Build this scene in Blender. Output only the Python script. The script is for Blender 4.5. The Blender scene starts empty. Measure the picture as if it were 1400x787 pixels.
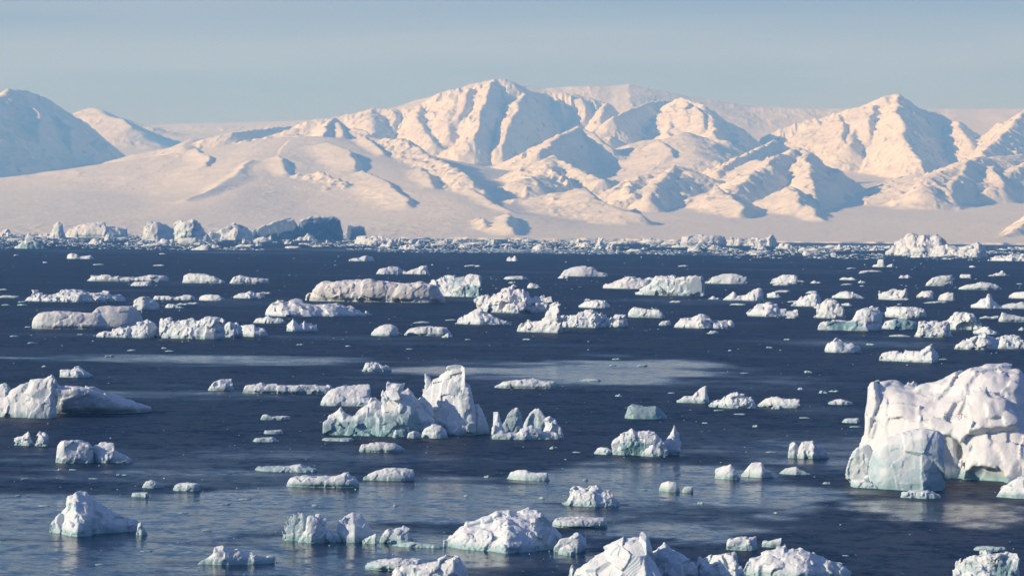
import bpy, math, time
import numpy as np
from mathutils import Matrix, Vector

T_START = time.time()
C = bpy.context.scene.collection

# ------------------------------------------------------------------ camera
F_PX, IMG_W, IMG_H = 3970.0, 1400.0, 787.0      # focal length in photo pixels
CAM_H, PITCH, ROLL = 15.0, math.atan(73.5 / 3970.0), math.radians(0.62)
_f = np.array([0.0, math.cos(PITCH), -math.sin(PITCH)])
_r0 = np.array([1.0, 0.0, 0.0]); _u0 = np.array([0.0, math.sin(PITCH), math.cos(PITCH)])
CAM_R = _r0 * math.cos(ROLL) + _u0 * math.sin(ROLL)
CAM_U = -_r0 * math.sin(ROLL) + _u0 * math.cos(ROLL)
cam = bpy.data.cameras.new('camera')
cam_ob = bpy.data.objects.new('camera', cam); C.objects.link(cam_ob)
cam.sensor_width = 36.0
cam.lens = 36.0 * F_PX / IMG_W
cam.clip_start, cam.clip_end = 1.0, 200000.0
m = Matrix.Identity(4)
for i in range(3):
    m[i][0], m[i][1], m[i][2] = CAM_R[i], CAM_U[i], -_f[i]
m[2][3] = CAM_H
cam_ob.matrix_world = m
bpy.context.scene.camera = cam_ob

# ------------------------------------------------------------------ light
SUN_AZ, SUN_EL = math.radians(73.0), math.radians(20.0)     # sun from the left, a little behind the camera
to_sun = Vector((-math.sin(SUN_AZ) * math.cos(SUN_EL), -math.cos(SUN_AZ) * math.cos(SUN_EL), math.sin(SUN_EL)))
sun = bpy.data.lights.new('sun', 'SUN'); sun_ob = bpy.data.objects.new('sun', sun); C.objects.link(sun_ob)
sun.energy, sun.angle, sun.color = 4.3, math.radians(0.53), (1.0, 0.905, 0.735)
sun_ob.rotation_euler = to_sun.to_track_quat('Z', 'Y').to_euler()
sun_ob.location = (-300, -200, 400)

world = bpy.data.worlds.new('World'); bpy.context.scene.world = world
world.use_nodes = True
wn, wl = world.node_tree.nodes, world.node_tree.links
wn.clear()
w_out = wn.new('ShaderNodeOutputWorld'); w_bg = wn.new('ShaderNodeBackground')
sky = wn.new('ShaderNodeTexSky'); sky.sky_type = 'NISHITA'; sky.sun_disc = False
sky.sun_elevation = SUN_EL
sky.sun_rotation = math.atan2(to_sun.x, to_sun.y)
sky.altitude, sky.air_density, sky.dust_density, sky.ozone_density = 0.0, 1.0, 0.08, 4.4
w_bg.inputs['Strength'].default_value = 0.083
# thin high cloud veils, the same all round the sky
w_tc = wn.new('ShaderNodeTexCoord'); w_map = wn.new('ShaderNodeMapping')
w_map.inputs['Scale'].default_value = (2.2, 2.2, 26.0)
w_map.inputs['Rotation'].default_value = (0.0, math.radians(1.5), 0.0)
w_no = wn.new('ShaderNodeTexNoise'); w_no.inputs['Scale'].default_value = 1.0
w_no.inputs['Detail'].default_value = 5.0; w_no.inputs['Roughness'].default_value = 0.55
w_no.inputs['Distortion'].default_value = 0.4
w_rmp = wn.new('ShaderNodeMapRange'); w_rmp.interpolation_type = 'SMOOTHSTEP'
w_rmp.inputs['From Min'].default_value = 0.42; w_rmp.inputs['From Max'].default_value = 0.72
w_rmp.inputs['To Min'].default_value = 0.0; w_rmp.inputs['To Max'].default_value = 0.75
w_mix = wn.new('ShaderNodeMix'); w_mix.data_type = 'RGBA'
w_veil = wn.new('ShaderNodeHueSaturation'); w_veil.inputs['Saturation'].default_value = 0.7; w_veil.inputs['Value'].default_value = 1.22
w_hsv = wn.new('ShaderNodeHueSaturation'); w_hsv.inputs['Saturation'].default_value = 1.0
wl.new(w_tc.outputs['Generated'], w_map.inputs['Vector']); wl.new(w_map.outputs['Vector'], w_no.inputs['Vector'])
wl.new(w_no.outputs[0], w_rmp.inputs['Value']); wl.new(w_rmp.outputs['Result'], w_mix.inputs[0])
w_tint = wn.new('ShaderNodeMix'); w_tint.data_type = 'RGBA'; w_tint.blend_type = 'MULTIPLY'; w_tint.inputs[0].default_value = 1.0
w_tint.inputs[7].default_value = (1.0, 0.945, 1.25, 1.0)
wl.new(sky.outputs['Color'], w_tint.inputs[6]); wl.new(w_tint.outputs[2], w_hsv.inputs['Color']); wl.new(w_hsv.outputs['Color'], w_mix.inputs[6]); wl.new(w_hsv.outputs['Color'], w_veil.inputs['Color']); wl.new(w_veil.outputs['Color'], w_mix.inputs[7])
wl.new(w_mix.outputs[2], w_bg.inputs['Color']); wl.new(w_bg.outputs['Background'], w_out.inputs['Surface'])

sc = bpy.context.scene
sc.view_settings.view_transform = 'Standard'; sc.view_settings.look = 'None'
sc.view_settings.exposure = 0.15; sc.view_settings.gamma = 1.0
sc.render.engine = 'CYCLES'
sc.cycles.max_bounces = 6; sc.cycles.diffuse_bounces = 2; sc.cycles.glossy_bounces = 3
sc.cycles.transmission_bounces = 2; sc.cycles.volume_bounces = 2
sc.cycles.caustics_reflective = False; sc.cycles.caustics_refractive = False
sc.cycles.use_denoising = True

# ------------------------------------------------------------------ helpers
def ray(px, py):
    return _f + CAM_R * (px - IMG_W / 2) / F_PX + CAM_U * (IMG_H / 2 - py) / F_PX

def on_water(px, py):
    d = ray(px, py); t = -CAM_H / d[2]
    return np.array([d[0] * t, d[1] * t, 0.0])

def at_dist(px, py, y):                      # the point seen at (px, py), y metres ahead
    d = ray(px, py); t = y / d[1]
    return np.array([d[0] * t, y, CAM_H + d[2] * t])

_rng = np.random.default_rng(7)
_TAB = (_rng.random((64, 64, 64), dtype=np.float32) * 2 - 1).ravel()

def vnoise(x, y, z, seed=0):                 # value noise in -1..1
    x = x + seed * 13.71; y = y + seed * 7.13; z = z + seed * 3.37
    xf, yf, zf = np.floor(x), np.floor(y), np.floor(z)
    u, v, w = x - xf, y - yf, z - zf
    u = u * u * u * (u * (u * 6 - 15) + 10); v = v * v * v * (v * (v * 6 - 15) + 10); w = w * w * w * (w * (w * 6 - 15) + 10)
    xi, yi, zi = xf.astype(np.int32), yf.astype(np.int32), zf.astype(np.int32)
    x0, x1 = xi & 63, (xi + 1) & 63
    y0, y1 = (yi & 63) << 6, ((yi + 1) & 63) << 6
    z0, z1 = (zi & 63) << 12, ((zi + 1) & 63) << 12
    t = _TAB
    a = t[z0 + y0 + x0]; a = a + (t[z0 + y0 + x1] - a) * u
    b = t[z0 + y1 + x0]; b = b + (t[z0 + y1 + x1] - b) * u
    a = a + (b - a) * v
    c = t[z1 + y0 + x0]; c = c + (t[z1 + y0 + x1] - c) * u
    d = t[z1 + y1 + x0]; d = d + (t[z1 + y1 + x1] - d) * u
    c = c + (d - c) * v
    return a + (c - a) * w

def fbm(x, y, z, seed=0, octaves=3, gain=0.5):
    s, a, n = 0.0, 1.0, 0.0
    for k in range(octaves):
        s = s + a * vnoise(x * 2.03 ** k, y * 2.03 ** k, z * 2.03 ** k, seed + k * 5)
        n += a; a *= gain
    return s / n

def ridged(x, y, z, seed=0, octaves=4, gain=0.5):
    s, a, n = 0.0, 1.0, 0.0
    for k in range(octaves):
        r = 1 - np.abs(vnoise(x * 2.07 ** k, y * 2.07 ** k, z * 2.07 ** k, seed + k * 5))
        s = s + a * r * r; n += a; a *= gain
    return s / n

def sstep(a, b, x):
    t = np.clip((x - a) / (b - a), 0, 1)
    return t * t * (3 - 2 * t)

def make_mesh(name, verts, quads, smooth=True, attrs=None):
    me = bpy.data.meshes.new(name)
    verts = np.ascontiguousarray(verts, np.float32); quads = np.ascontiguousarray(quads, np.int32)
    n = len(quads)
    me.vertices.add(len(verts)); me.vertices.foreach_set('co', verts.ravel())
    me.loops.add(n * 4); me.loops.foreach_set('vertex_index', quads.ravel())
    me.polygons.add(n)
    me.polygons.foreach_set('loop_start', np.arange(0, n * 4, 4, dtype=np.int32))
    me.polygons.foreach_set('loop_total', np.full(n, 4, np.int32))
    me.polygons.foreach_set('use_smooth', np.full(n, smooth, bool))
    for k, v in (attrs or {}).items():
        at = me.attributes.new(k, 'FLOAT', 'POINT'); at.data.foreach_set('value', np.ascontiguousarray(v, np.float32))
    me.update(calc_edges=True)
    return me

def add(name, me, mat=None, parent=None, loc=None):
    o = bpy.data.objects.new(name, me); C.objects.link(o)
    if mat is not None and me is not None and not me.materials: me.materials.append(mat)
    if parent is not None: o.parent = parent
    if loc is not None: o.location = loc
    return o

def tag(o, label=None, cat=None, group=None, kind=None):
    for k, v in (('label', label), ('category', cat), ('group', group), ('kind', kind)):
        if v: o[k] = v
    return o

def nodes_of(name):
    mt = bpy.data.materials.new(name); mt.use_nodes = True
    nt = mt.node_tree; nt.nodes.clear()
    def N(t, **kw):
        n = nt.nodes.new(t)
        for k, v in kw.items(): setattr(n, k, v)
        return n
    def L(a, b): nt.links.new(a, b)
    def val(sock, v):
        if isinstance(v, (int, float, tuple)): sock.default_value = v
        else: L(v, sock)
    def math_(op, a, b=0.0, clamp=False):
        n = N('ShaderNodeMath', operation=op, use_clamp=clamp); val(n.inputs[0], a); val(n.inputs[1], b); return n.outputs[0]
    def rng(x, a, b, c=0.0, d=1.0):
        n = N('ShaderNodeMapRange', interpolation_type='SMOOTHSTEP')
        val(n.inputs[0], x); val(n.inputs[1], a); val(n.inputs[2], b); val(n.inputs[3], c); val(n.inputs[4], d); return n.outputs[0]
    def mix(f, a, b):
        n = N('ShaderNodeMix', data_type='RGBA'); val(n.inputs[0], f); val(n.inputs[6], a); val(n.inputs[7], b); return n.outputs[2]
    def noise(vec, scale, detail=3.0, rough=0.5, out=0):
        n = N('ShaderNodeTexNoise'); L(vec, n.inputs['Vector']); n.inputs['Scale'].default_value = scale
        n.inputs['Detail'].default_value = detail; n.inputs['Roughness'].default_value = rough; return n.outputs[out]
    return mt, N, L, math_, rng, mix, noise
# ------------------------------------------------------------------ sea
def sea_material():
    mt, N, L, math_, rng, mix, noise = nodes_of('sea_water')
    out = N('ShaderNodeOutputMaterial'); p = N('ShaderNodeBsdfPrincipled')
    p.inputs['Base Color'].default_value = (0.004, 0.022, 0.058, 1)
    p.inputs['IOR'].default_value = 1.333
    p.inputs['Roughness'].default_value = 0.06
    geo = N('ShaderNodeNewGeometry'); calm = N('ShaderNodeAttribute', attribute_name='calm')
    ca = calm.outputs['Fac']
    L(rng(ca, 0.0, 1.0, 0.52, 0.16), p.inputs['Roughness'])
    tot = None
    for scale, amp_r, amp_c in SEA_RIPPLES:
        c = noise(geo.outputs['Position'], scale, 2.0, 0.5, out=1)
        sub = N('ShaderNodeVectorMath', operation='SUBTRACT'); L(c, sub.inputs[0]); sub.inputs[1].default_value = (0.5, 0.5, 0.5)
        amp = rng(ca, 0.0, 1.0, amp_r, amp_c)
        sca = N('ShaderNodeVectorMath', operation='SCALE'); L(sub.outputs[0], sca.inputs[0]); L(amp, sca.inputs['Scale'])
        if tot is None: tot = sca.outputs[0]
        else:
            ad = N('ShaderNodeVectorMath', operation='ADD'); L(tot, ad.inputs[0]); L(sca.outputs[0], ad.inputs[1]); tot = ad.outputs[0]
    flat = N('ShaderNodeVectorMath', operation='MULTIPLY'); L(tot, flat.inputs[0]); flat.inputs[1].default_value = (1, 1, 0)
    up = N('ShaderNodeVectorMath', operation='ADD'); L(flat.outputs[0], up.inputs[0]); up.inputs[1].default_value = (0, 0, 1)
    nr = N('ShaderNodeVectorMath', operation='NORMALIZE'); L(up.outputs[0], nr.inputs[0])
    L(nr.outputs[0], p.inputs['Normal']); L(p.outputs[0], out.inputs[0])
    return mt

SEA_RIPPLES = [(3.0, 0.60, 0.16), (0.9, 0.70, 0.20), (0.16, 0.40, 0.07)]
# calm slicks between the ripples: photo x, y of the middle, half width and half height there, strength
SLICKS = [(800, 508, 290, 20, 1.0), (300, 492, 320, 9, .85), (250, 540, 260, 8, .45), (250, 650, 330, 22, .5), (560, 690, 420, 42, .95), (120, 760, 300, 70, 1.0), (900, 665, 260, 45, .95), (200, 712, 420, 45, 1.0), (60, 688, 220, 22, .8), (300, 625, 350, 24, .4), (1030, 600, 220, 24, .3),
          (500, 760, 420, 45, 1.0), (930, 725, 160, 22, .7), (1110, 620, 200, 30, .6), (250, 345, 300, 2.2, .35), (680, 343, 420, 3.4, .5), (1150, 348, 260, 2.0, .4),
          (1150, 468, 160, 6, .35), (950, 412, 150, 6, .35), (330, 415, 140, 6, .3), (60, 425, 90, 5, .3), (130, 458, 200, 5, .35), (470, 462, 160, 5, .35), (650, 470, 300, 4, .25),
          (1230, 590, 90, 20, .35), (1300, 700, 150, 24, .85), (1120, 560, 120, 10, .3), (700, 372, 160, 3, .2), (1000, 368, 160, 2, .25)]

def build_sea():
    ys = np.concatenate([np.linspace(-2500, 90, 12)[:-1], CAM_H * F_PX / np.linspace(CAM_H * F_PX / 90.0, CAM_H * F_PX / 8200.0, 330), np.linspace(8200, 20500, 14)[1:]])
    th = np.concatenate([np.linspace(-1.0, -0.21, 12)[:-1], np.linspace(-0.21, 0.21, 260), np.linspace(0.21, 1.0, 12)[1:]])
    Y, TH = np.meshgrid(ys, th, indexing='ij')
    X = TH * (np.abs(Y) * 0.95 + 1500 * np.exp(-np.abs(Y) / 60.0) + 2)
    X = np.where(np.abs(TH) > 0.21, np.sign(TH) * (0.21 * (np.abs(Y) * 0.95 + 2) + (np.abs(TH) - 0.21) / 0.79 * (11000 - 0.21 * np.abs(Y))), TH * (np.abs(Y) * 0.95 + 2))
    calm = np.zeros_like(X)
    for px, py, hw, hh, k in SLICKS:
        c = on_water(px, py); s = np.hypot(c[0], c[1]) / F_PX
        y0 = on_water(px, py + hh)[1]; y1 = on_water(px, max(py - hh, 335))[1]
        ry = np.where(Y > c[1], y1 - c[1], c[1] - y0)
        n = 0.6 * fbm(X / (hw * s * .45), Y / ((y1 - y0) * .16), 0 * X, int(px), 4, .6)
        d = np.sqrt(((X - c[0]) / (hw * s)) ** 2 + ((Y - c[1]) / ry) ** 2) + n
        calm = np.maximum(calm, k * (1 - sstep(0.35, 1.15, d)))
    calm += 0.24 * sstep(0.05, 0.5, fbm(X / 80.0, Y / 30.0, 0 * X, 3, 5, .6)) * sstep(60, 300, Y)
    st = fbm(X / 9.0, Y / 2.4, 0 * X, 4, 3, .6) * sstep(700, 250, Y) + fbm(X / 60.0, Y / 14.0, 0 * X, 5, 3, .6) * sstep(250, 600, Y)
    calm = calm * (1 + .55 * st) + .16 * np.clip(st, 0, 1) * sstep(90, 130, Y)
    nr, nc = X.shape
    v = np.stack([X, Y, 0 * X], -1).reshape(-1, 3)
    i = np.arange(nr * nc).reshape(nr, nc)
    q = np.stack([i[:-1, :-1], i[:-1, 1:], i[1:, 1:], i[1:, :-1]], -1).reshape(-1, 4)
    o = add('sea_water', make_mesh('sea_water', v, q, True, {'calm': np.clip(calm, 0, 1).ravel()}), sea_material())
    tag(o, 'dark blue rippled sea with paler calm slicks between the drifting ice', None, None, 'structure')
build_sea()

# ------------------------------------------------------------------ mountains
def snow_material():
    mt, N, L, math_, rng, mix, noise = nodes_of('mountain_snow')
    out = N('ShaderNodeOutputMaterial'); p = N('ShaderNodeBsdfPrincipled')
    geo = N('ShaderNodeNewGeometry'); sep = N('ShaderNodeSeparateXYZ'); L(geo.outputs['Normal'], sep.inputs[0])
    n1 = noise(geo.outputs['Position'], 0.012, 6.0, 0.65); n2 = noise(geo.outputs['Position'], 0.05, 5.0, 0.7)
    st = math_('ADD', math_('MULTIPLY', math_('SUBTRACT', n1, 0.5), 0.55), math_('MULTIPLY', math_('SUBTRACT', n2, 0.5), 0.5))
    steep = math_('ADD', math_('SUBTRACT', 1.0, sep.outputs['Z']), st)
    rock = rng(steep, 0.45, 0.57, 0.0, 0.6)
    snow = mix(rng(n2, 0.3, 0.7), (0.84, 0.79, 0.71, 1), (0.91, 0.86, 0.77, 1))
    col = mix(rock, snow, mix(n2, (0.10, 0.10, 0.11, 1), (0.22, 0.21, 0.21, 1)))
    L(col, p.inputs['Base Color']); p.inputs['Roughness'].default_value = 0.7; p.inputs['Specular IOR Level'].default_value = 0.2
    b = N('ShaderNodeBump'); b.inputs['Strength'].default_value = 0.6; b.inputs['Distance'].default_value = 6.0
    L(n2, b.inputs['Height']); L(b.outputs[0], p.inputs['Normal'])
    L(p.outputs[0], out.inputs[0])
    return mt

# each ridge: group, [(px, py, metres ahead)...], slope on its left, slope on its right, rounding radius, roughness of the faces, flutes
RIDGES = [
 (0, [(14,121,13500),(-10,140,12900),(-35,170,12300),(-70,235,11500)], .7, .60, 12, 1.0, .6),
 (0, [(14,121,13500),(48,127,13650),(66,138,13750)], .6, .75, 12, 1.0, .6),
 (1, [(90,158,16500),(125,147,16500),(160,160,16400),(208,173,16300)], .45, .45, 60, .5, .2),
 (1, [(128,147,16500),(160,163,15800),(190,178,15300)], .35, .55, 30, .5, .2),
 (1, [(225,173,16800),(330,172,16800),(450,163,16800)], .25, .25, 80, .5, .2),
 # left hill block and dome
 (2, [(318,181,12500),(350,178,13000),(440,170,13900)], .3, .9, 5, .6, .3),
 (2, [(262,190,12700),(290,185,12800),(318,181,12800)], .62, .6, 25, .5, .3),
 (2, [(312,183,12900),(319,181,12700),(321,192,12500),(323,207,12250)], .25, 1.3, 3, .3, .2),
 (2, [(262,190,12700),(250,205,12200),(235,225,11600),(215,243,11200)], .6, .3, 40, .4, .2),
 (3, [(352,206,11900),(400,193,11700),(445,190,11700)], .4, .2, 120, .15, .0),
 (3, [(400,191,11800),(380,217,11000),(340,254,10300),(300,288,9500)], .26, .16, 160, .15, .0),
 (3, [(440,189,11800),(520,225,11000),(600,262,10000),(660,290,9200)], .16, .2, 160, .15, .0),
 (4, [(450,163,12500),(470,176,12250),(494,177,12050),(512,190,11800),(555,190,11500),(583,215,11100),(622,231,10600),(652,247,10150),(661,262,9900)], .28, .95, 6, 1.0, .8),
 (4, [(452,162,12300),(444,172,12050),(440,184,11800),(446,196,11500)], .8, .8, 5, .8, .5),
 (4, [(452,162,12300),(470,176,12500)], .8, .9, 5, .8, .5),
 # main massif
 (5, [(420,170,14600),(449,163,14600),(505,149,14600),(548,149,14600),(568,143,14600),(594,126,14600),(624,120,14600),(670,108,14600),(697,111,14600),(725,124,14700),(750,130,14800)], .85, .85, 14, 1.0, 1.6),
 (5, [(568,143,14600),(573,160,14250),(582,178,13950),(590,196,13700)], .75, .95, 8, 1.0, 1.0),
 (5, [(505,149,14600),(512,170,14200),(505,190,13800)], .6, .7, 20, .8, 1.0),
 (5, [(624,120,14600),(618,150,14200),(610,185,13800)], .6, .62, 10, 1.0, 1.2),
 (5, [(672,108,14600),(664,135,14250),(655,160,13900),(648,190,13500)], .65, .95, 6, 1.0, 1.0),
 (5, [(715,122,14650),(712,140,14300),(703,160,14000),(690,200,13500)], .6, .95, 6, 1.0, 1.0),
 (6, [(735,126,14800),(780,128,14800),(825,140,14800),(840,152,14800)], .8, .8, 14, 1.0, 1.8),
 (6, [(830,140,14800),(826,160,14400),(822,175,14100),(812,195,13700)], .7, .95, 8, 1.0, 1.0),
 (7, [(680,112,16800),(745,121,16800),(782,118,16800),(832,118,16800),(858,115,16800),(900,123,16800),(950,134,16800),(1030,145,16800),(1100,148,16800),(1250,149,16800),(1480,148,16800)], .3, .3, 90, .3, .1),
 # ridge under the massif
 (8, [(792,173,13100),(762,190,12600),(735,213,12000)], .5, .8, 6, .8, .6),
 (8, [(792,173,13100),(815,183,13000),(834,200,12900)], .5, .7, 8, .8, .6),
 # second summit
 (9, [(835,161,13900),(862,151,14300),(895,139,14800),(918,137,15050)], .6, .95, 6, .8, .4),
 (9, [(918,140,14700),(935,134,14600),(955,140,14500),(975,151,14400)], .8, .8, 8, 1.0, 1.8),
 (9, [(862,152,14500),(845,170,14100),(835,190,13700)], .5, .95, 6, 1.0, .8),
 (9, [(922,140,14700),(919,165,14200),(914,185,13800)], .9, .6, 6, 1.0, 1.0),
 (9, [(962,143,14400),(970,160,14000),(978,176,13600),(990,192,13200)], .6, .62, 6, 1.0, 1.0),
 (9, [(905,190,13300),(935,180,13300),(950,200,12800),(955,215,12400)], .3, .35, 70, .5, .3),
 # small hills in the middle
 (10, [(762,214,11300),(790,229,11000),(822,247,10700)], .42, .9, 6, .9, .6),
 (10, [(762,214,11300),(740,238,10800),(715,245,10500)], .4, .45, 20, .9, .5),
 (11, [(800,257,9900),(815,270,9600),(850,284,9350),(882,294,9100)], .2, .9, 5, .6, .3),
 (12, [(928,228,11000),(912,243,10650),(898,258,10300),(886,277,9900)], .5, .55, 6, 1.0, .8),
 (12, [(928,228,11000),(958,242,11500),(985,255,11900)], .45, .7, 6, 1.0, .8),
 (12, [(985,258,10400),(1000,270,10000),(1015,290,9600)], .4, .6, 6, 1.0, .8),
 (12, [(928,228,11000),(880,240,10900),(845,262,10500)], .4, .4, 25, .9, .6),
 (13, [(1058,192,12300),(1010,217,11800),(978,238,11300)], .5, .75, 6, 1.0, .8),
 (13, [(1095,201,11700),(1065,215,11300),(1035,232,10900),(1010,252,10500)], .5, .7, 6, 1.0, .8),
 (13, [(1095,201,11700),(1105,215,11350),(1106,235,10900),(1112,262,10450),(1116,286,10000)], .5, .78, 6, 1.0, .8),
 (13, [(1085,255,10400),(1095,275,10000),(1125,298,9500)], .4, .6, 6, .8, .6),
 # right peak
 (14, [(1060,180,14700),(1090,168,14700),(1140,157,14700),(1180,144,14600),(1205,131,14500),(1222,130,14500)], .85, .85, 10, 1.0, 1.8),
 (14, [(1222,130,14500),(1228,150,14050),(1234,175,13600),(1245,200,13150),(1258,225,12700)], .7, .66, 6, 1.0, .8),
 (14, [(1222,130,14500),(1255,147,15100),(1290,157,15700)], .6, .75, 8, 1.0, .8),
 (14, [(1180,144,14600),(1172,170,14150),(1160,200,13600)], .6, .75, 8, 1.0, 1.2),
 (15, [(1440,140,14400),(1410,150,14000),(1378,178,13500),(1350,208,13000)], .6, .62, 8, 1.0, 1.0),
 (15, [(1312,166,14400),(1322,185,13900),(1330,205,13500)], .5, .62, 8, 1.0, 1.0),
 (16, [(1405,210,12000),(1375,213,11900),(1340,215,11700),(1310,228,11200),(1270,243,10900),(1262,262,10500)], .5, .5, 25, .8, .6),
 (16, [(1340,215,11700),(1318,238,11100),(1302,250,10800),(1298,272,10500)], .35, .85, 5, 1.0, .8),
 (16, [(1400,222,11700),(1385,240,11200),(1350,258,10900)], .4, .6, 8, 1.0, .8),
 (17, [(1470,262,8900),(1420,292,8700),(1385,312,8520),(1362,326,8420)], .55, .7, 5, 1.0, .8),
]

# smaller spurs and outcrops seated on the slope seen at those photo points: group, points, height in metres, slopes, roughness
SPURS = [
 (3, [(452,201),(466,211),(478,222),(492,236)], 30, .3, .9, .2), (3, [(384,217),(392,228),(398,240)], 20, .35, .9, .2),
 (3, [(420,240),(446,244),(476,256)], 18, .35, .7, 1.2), (3, [(503,238),(526,256),(560,284)], 20, .3, .7, .5),
 (3, [(572,234),(584,244),(598,258)], 24, .35, .8, .4), (3, [(500,192),(512,202),(524,214)], 24, .35, .9, .4), (3, [(344,222),(326,244),(296,262),(255,276)], 16, .5, .25, .3),
 (2, [(272,205),(279,216),(284,228)], 16, .35, .8, .3), (3, [(640,262),(668,280),(700,292)], 14, .3, .5, .5),
 (10, [(738,236),(752,240),(768,243)], 14, .4, .6, 1.6), (3, [(686,298),(693,310),(698,322)], 26, .4, .9, .6), (3, [(646,302),(655,306),(668,310)], 12, .5, .8, 1.8),
 (13, [(1160,272),(1185,277),(1212,283)], 9, .2, .9, .3), (12, [(842,262),(858,256),(872,268)], 20, .4, .7, 1.3), (12, [(905,250),(900,262),(904,276)], 16, .4, .8, 1.0),
 (9, [(905,196),(913,206),(918,216)], 22, .35, .9, .4), (9, [(968,203),(985,206),(1000,212)], 10, .3, .9, .3),
 (13, [(1040,222),(1052,236),(1070,246)], 18, .4, .9, .6), (13, [(1075,262),(1085,272),(1092,284)], 22, .4, .9, .8),
 (14, [(1120,172),(1124,188),(1126,204)], 30, .5, .9, .8), (14, [(1148,162),(1152,180),(1152,200)], 30, .5, .9, .8), (14, [(1192,150),(1192,172),(1188,195)], 30, .5, .9, .8),
 (16, [(1330,222),(1322,232),(1318,240)], 16, .35, .9, .5), (16, [(1250,240),(1275,252),(1290,262)], 16, .3, .6, .9), (16, [(1362,232),(1368,246),(1366,262)], 20, .4, .9, .8),
 (5, [(460,172),(466,182),(470,190)], 26, .4, .9, .6), (5, [(530,156),(536,170),(538,184)], 34, .5, .9, .8), (5, [(640,126),(634,146),(628,168)], 34, .5, .9, .8),
 (6, [(762,140),(766,156),(768,170)], 34, .5, 1.0, .8), (6, [(795,140),(800,156),(802,170)], 34, .5, 1.0, .8), (9, [(940,146),(942,160),(940,178)], 34, .5, 1.0, .8), (9, [(955,150),(960,165),(962,180)], 30, .5, 1.0, .8),
 (0, [(40,150),(52,175),(58,205)], 26, .6, .8, .8), (0, [(80,165),(90,185),(98,210)], 22, .6, .8, .8), (1, [(165,165),(172,172),(184,178)], 30, .3, .9, .2),
]

BASE_Y = [8000, 8250, 8600, 9500, 10500, 12000, 13500, 15000, 16500, 18000, 19000]
BASE_L = [324, 320, 312, 288, 266, 240, 224, 205, 185, 175, 176]
BASE_C = [327, 324, 316, 297, 276, 250, 226, 205, 175, 155, 156]
BASE_R = [332, 329, 321, 303, 284, 258, 236, 212, 172, 152, 153]

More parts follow.
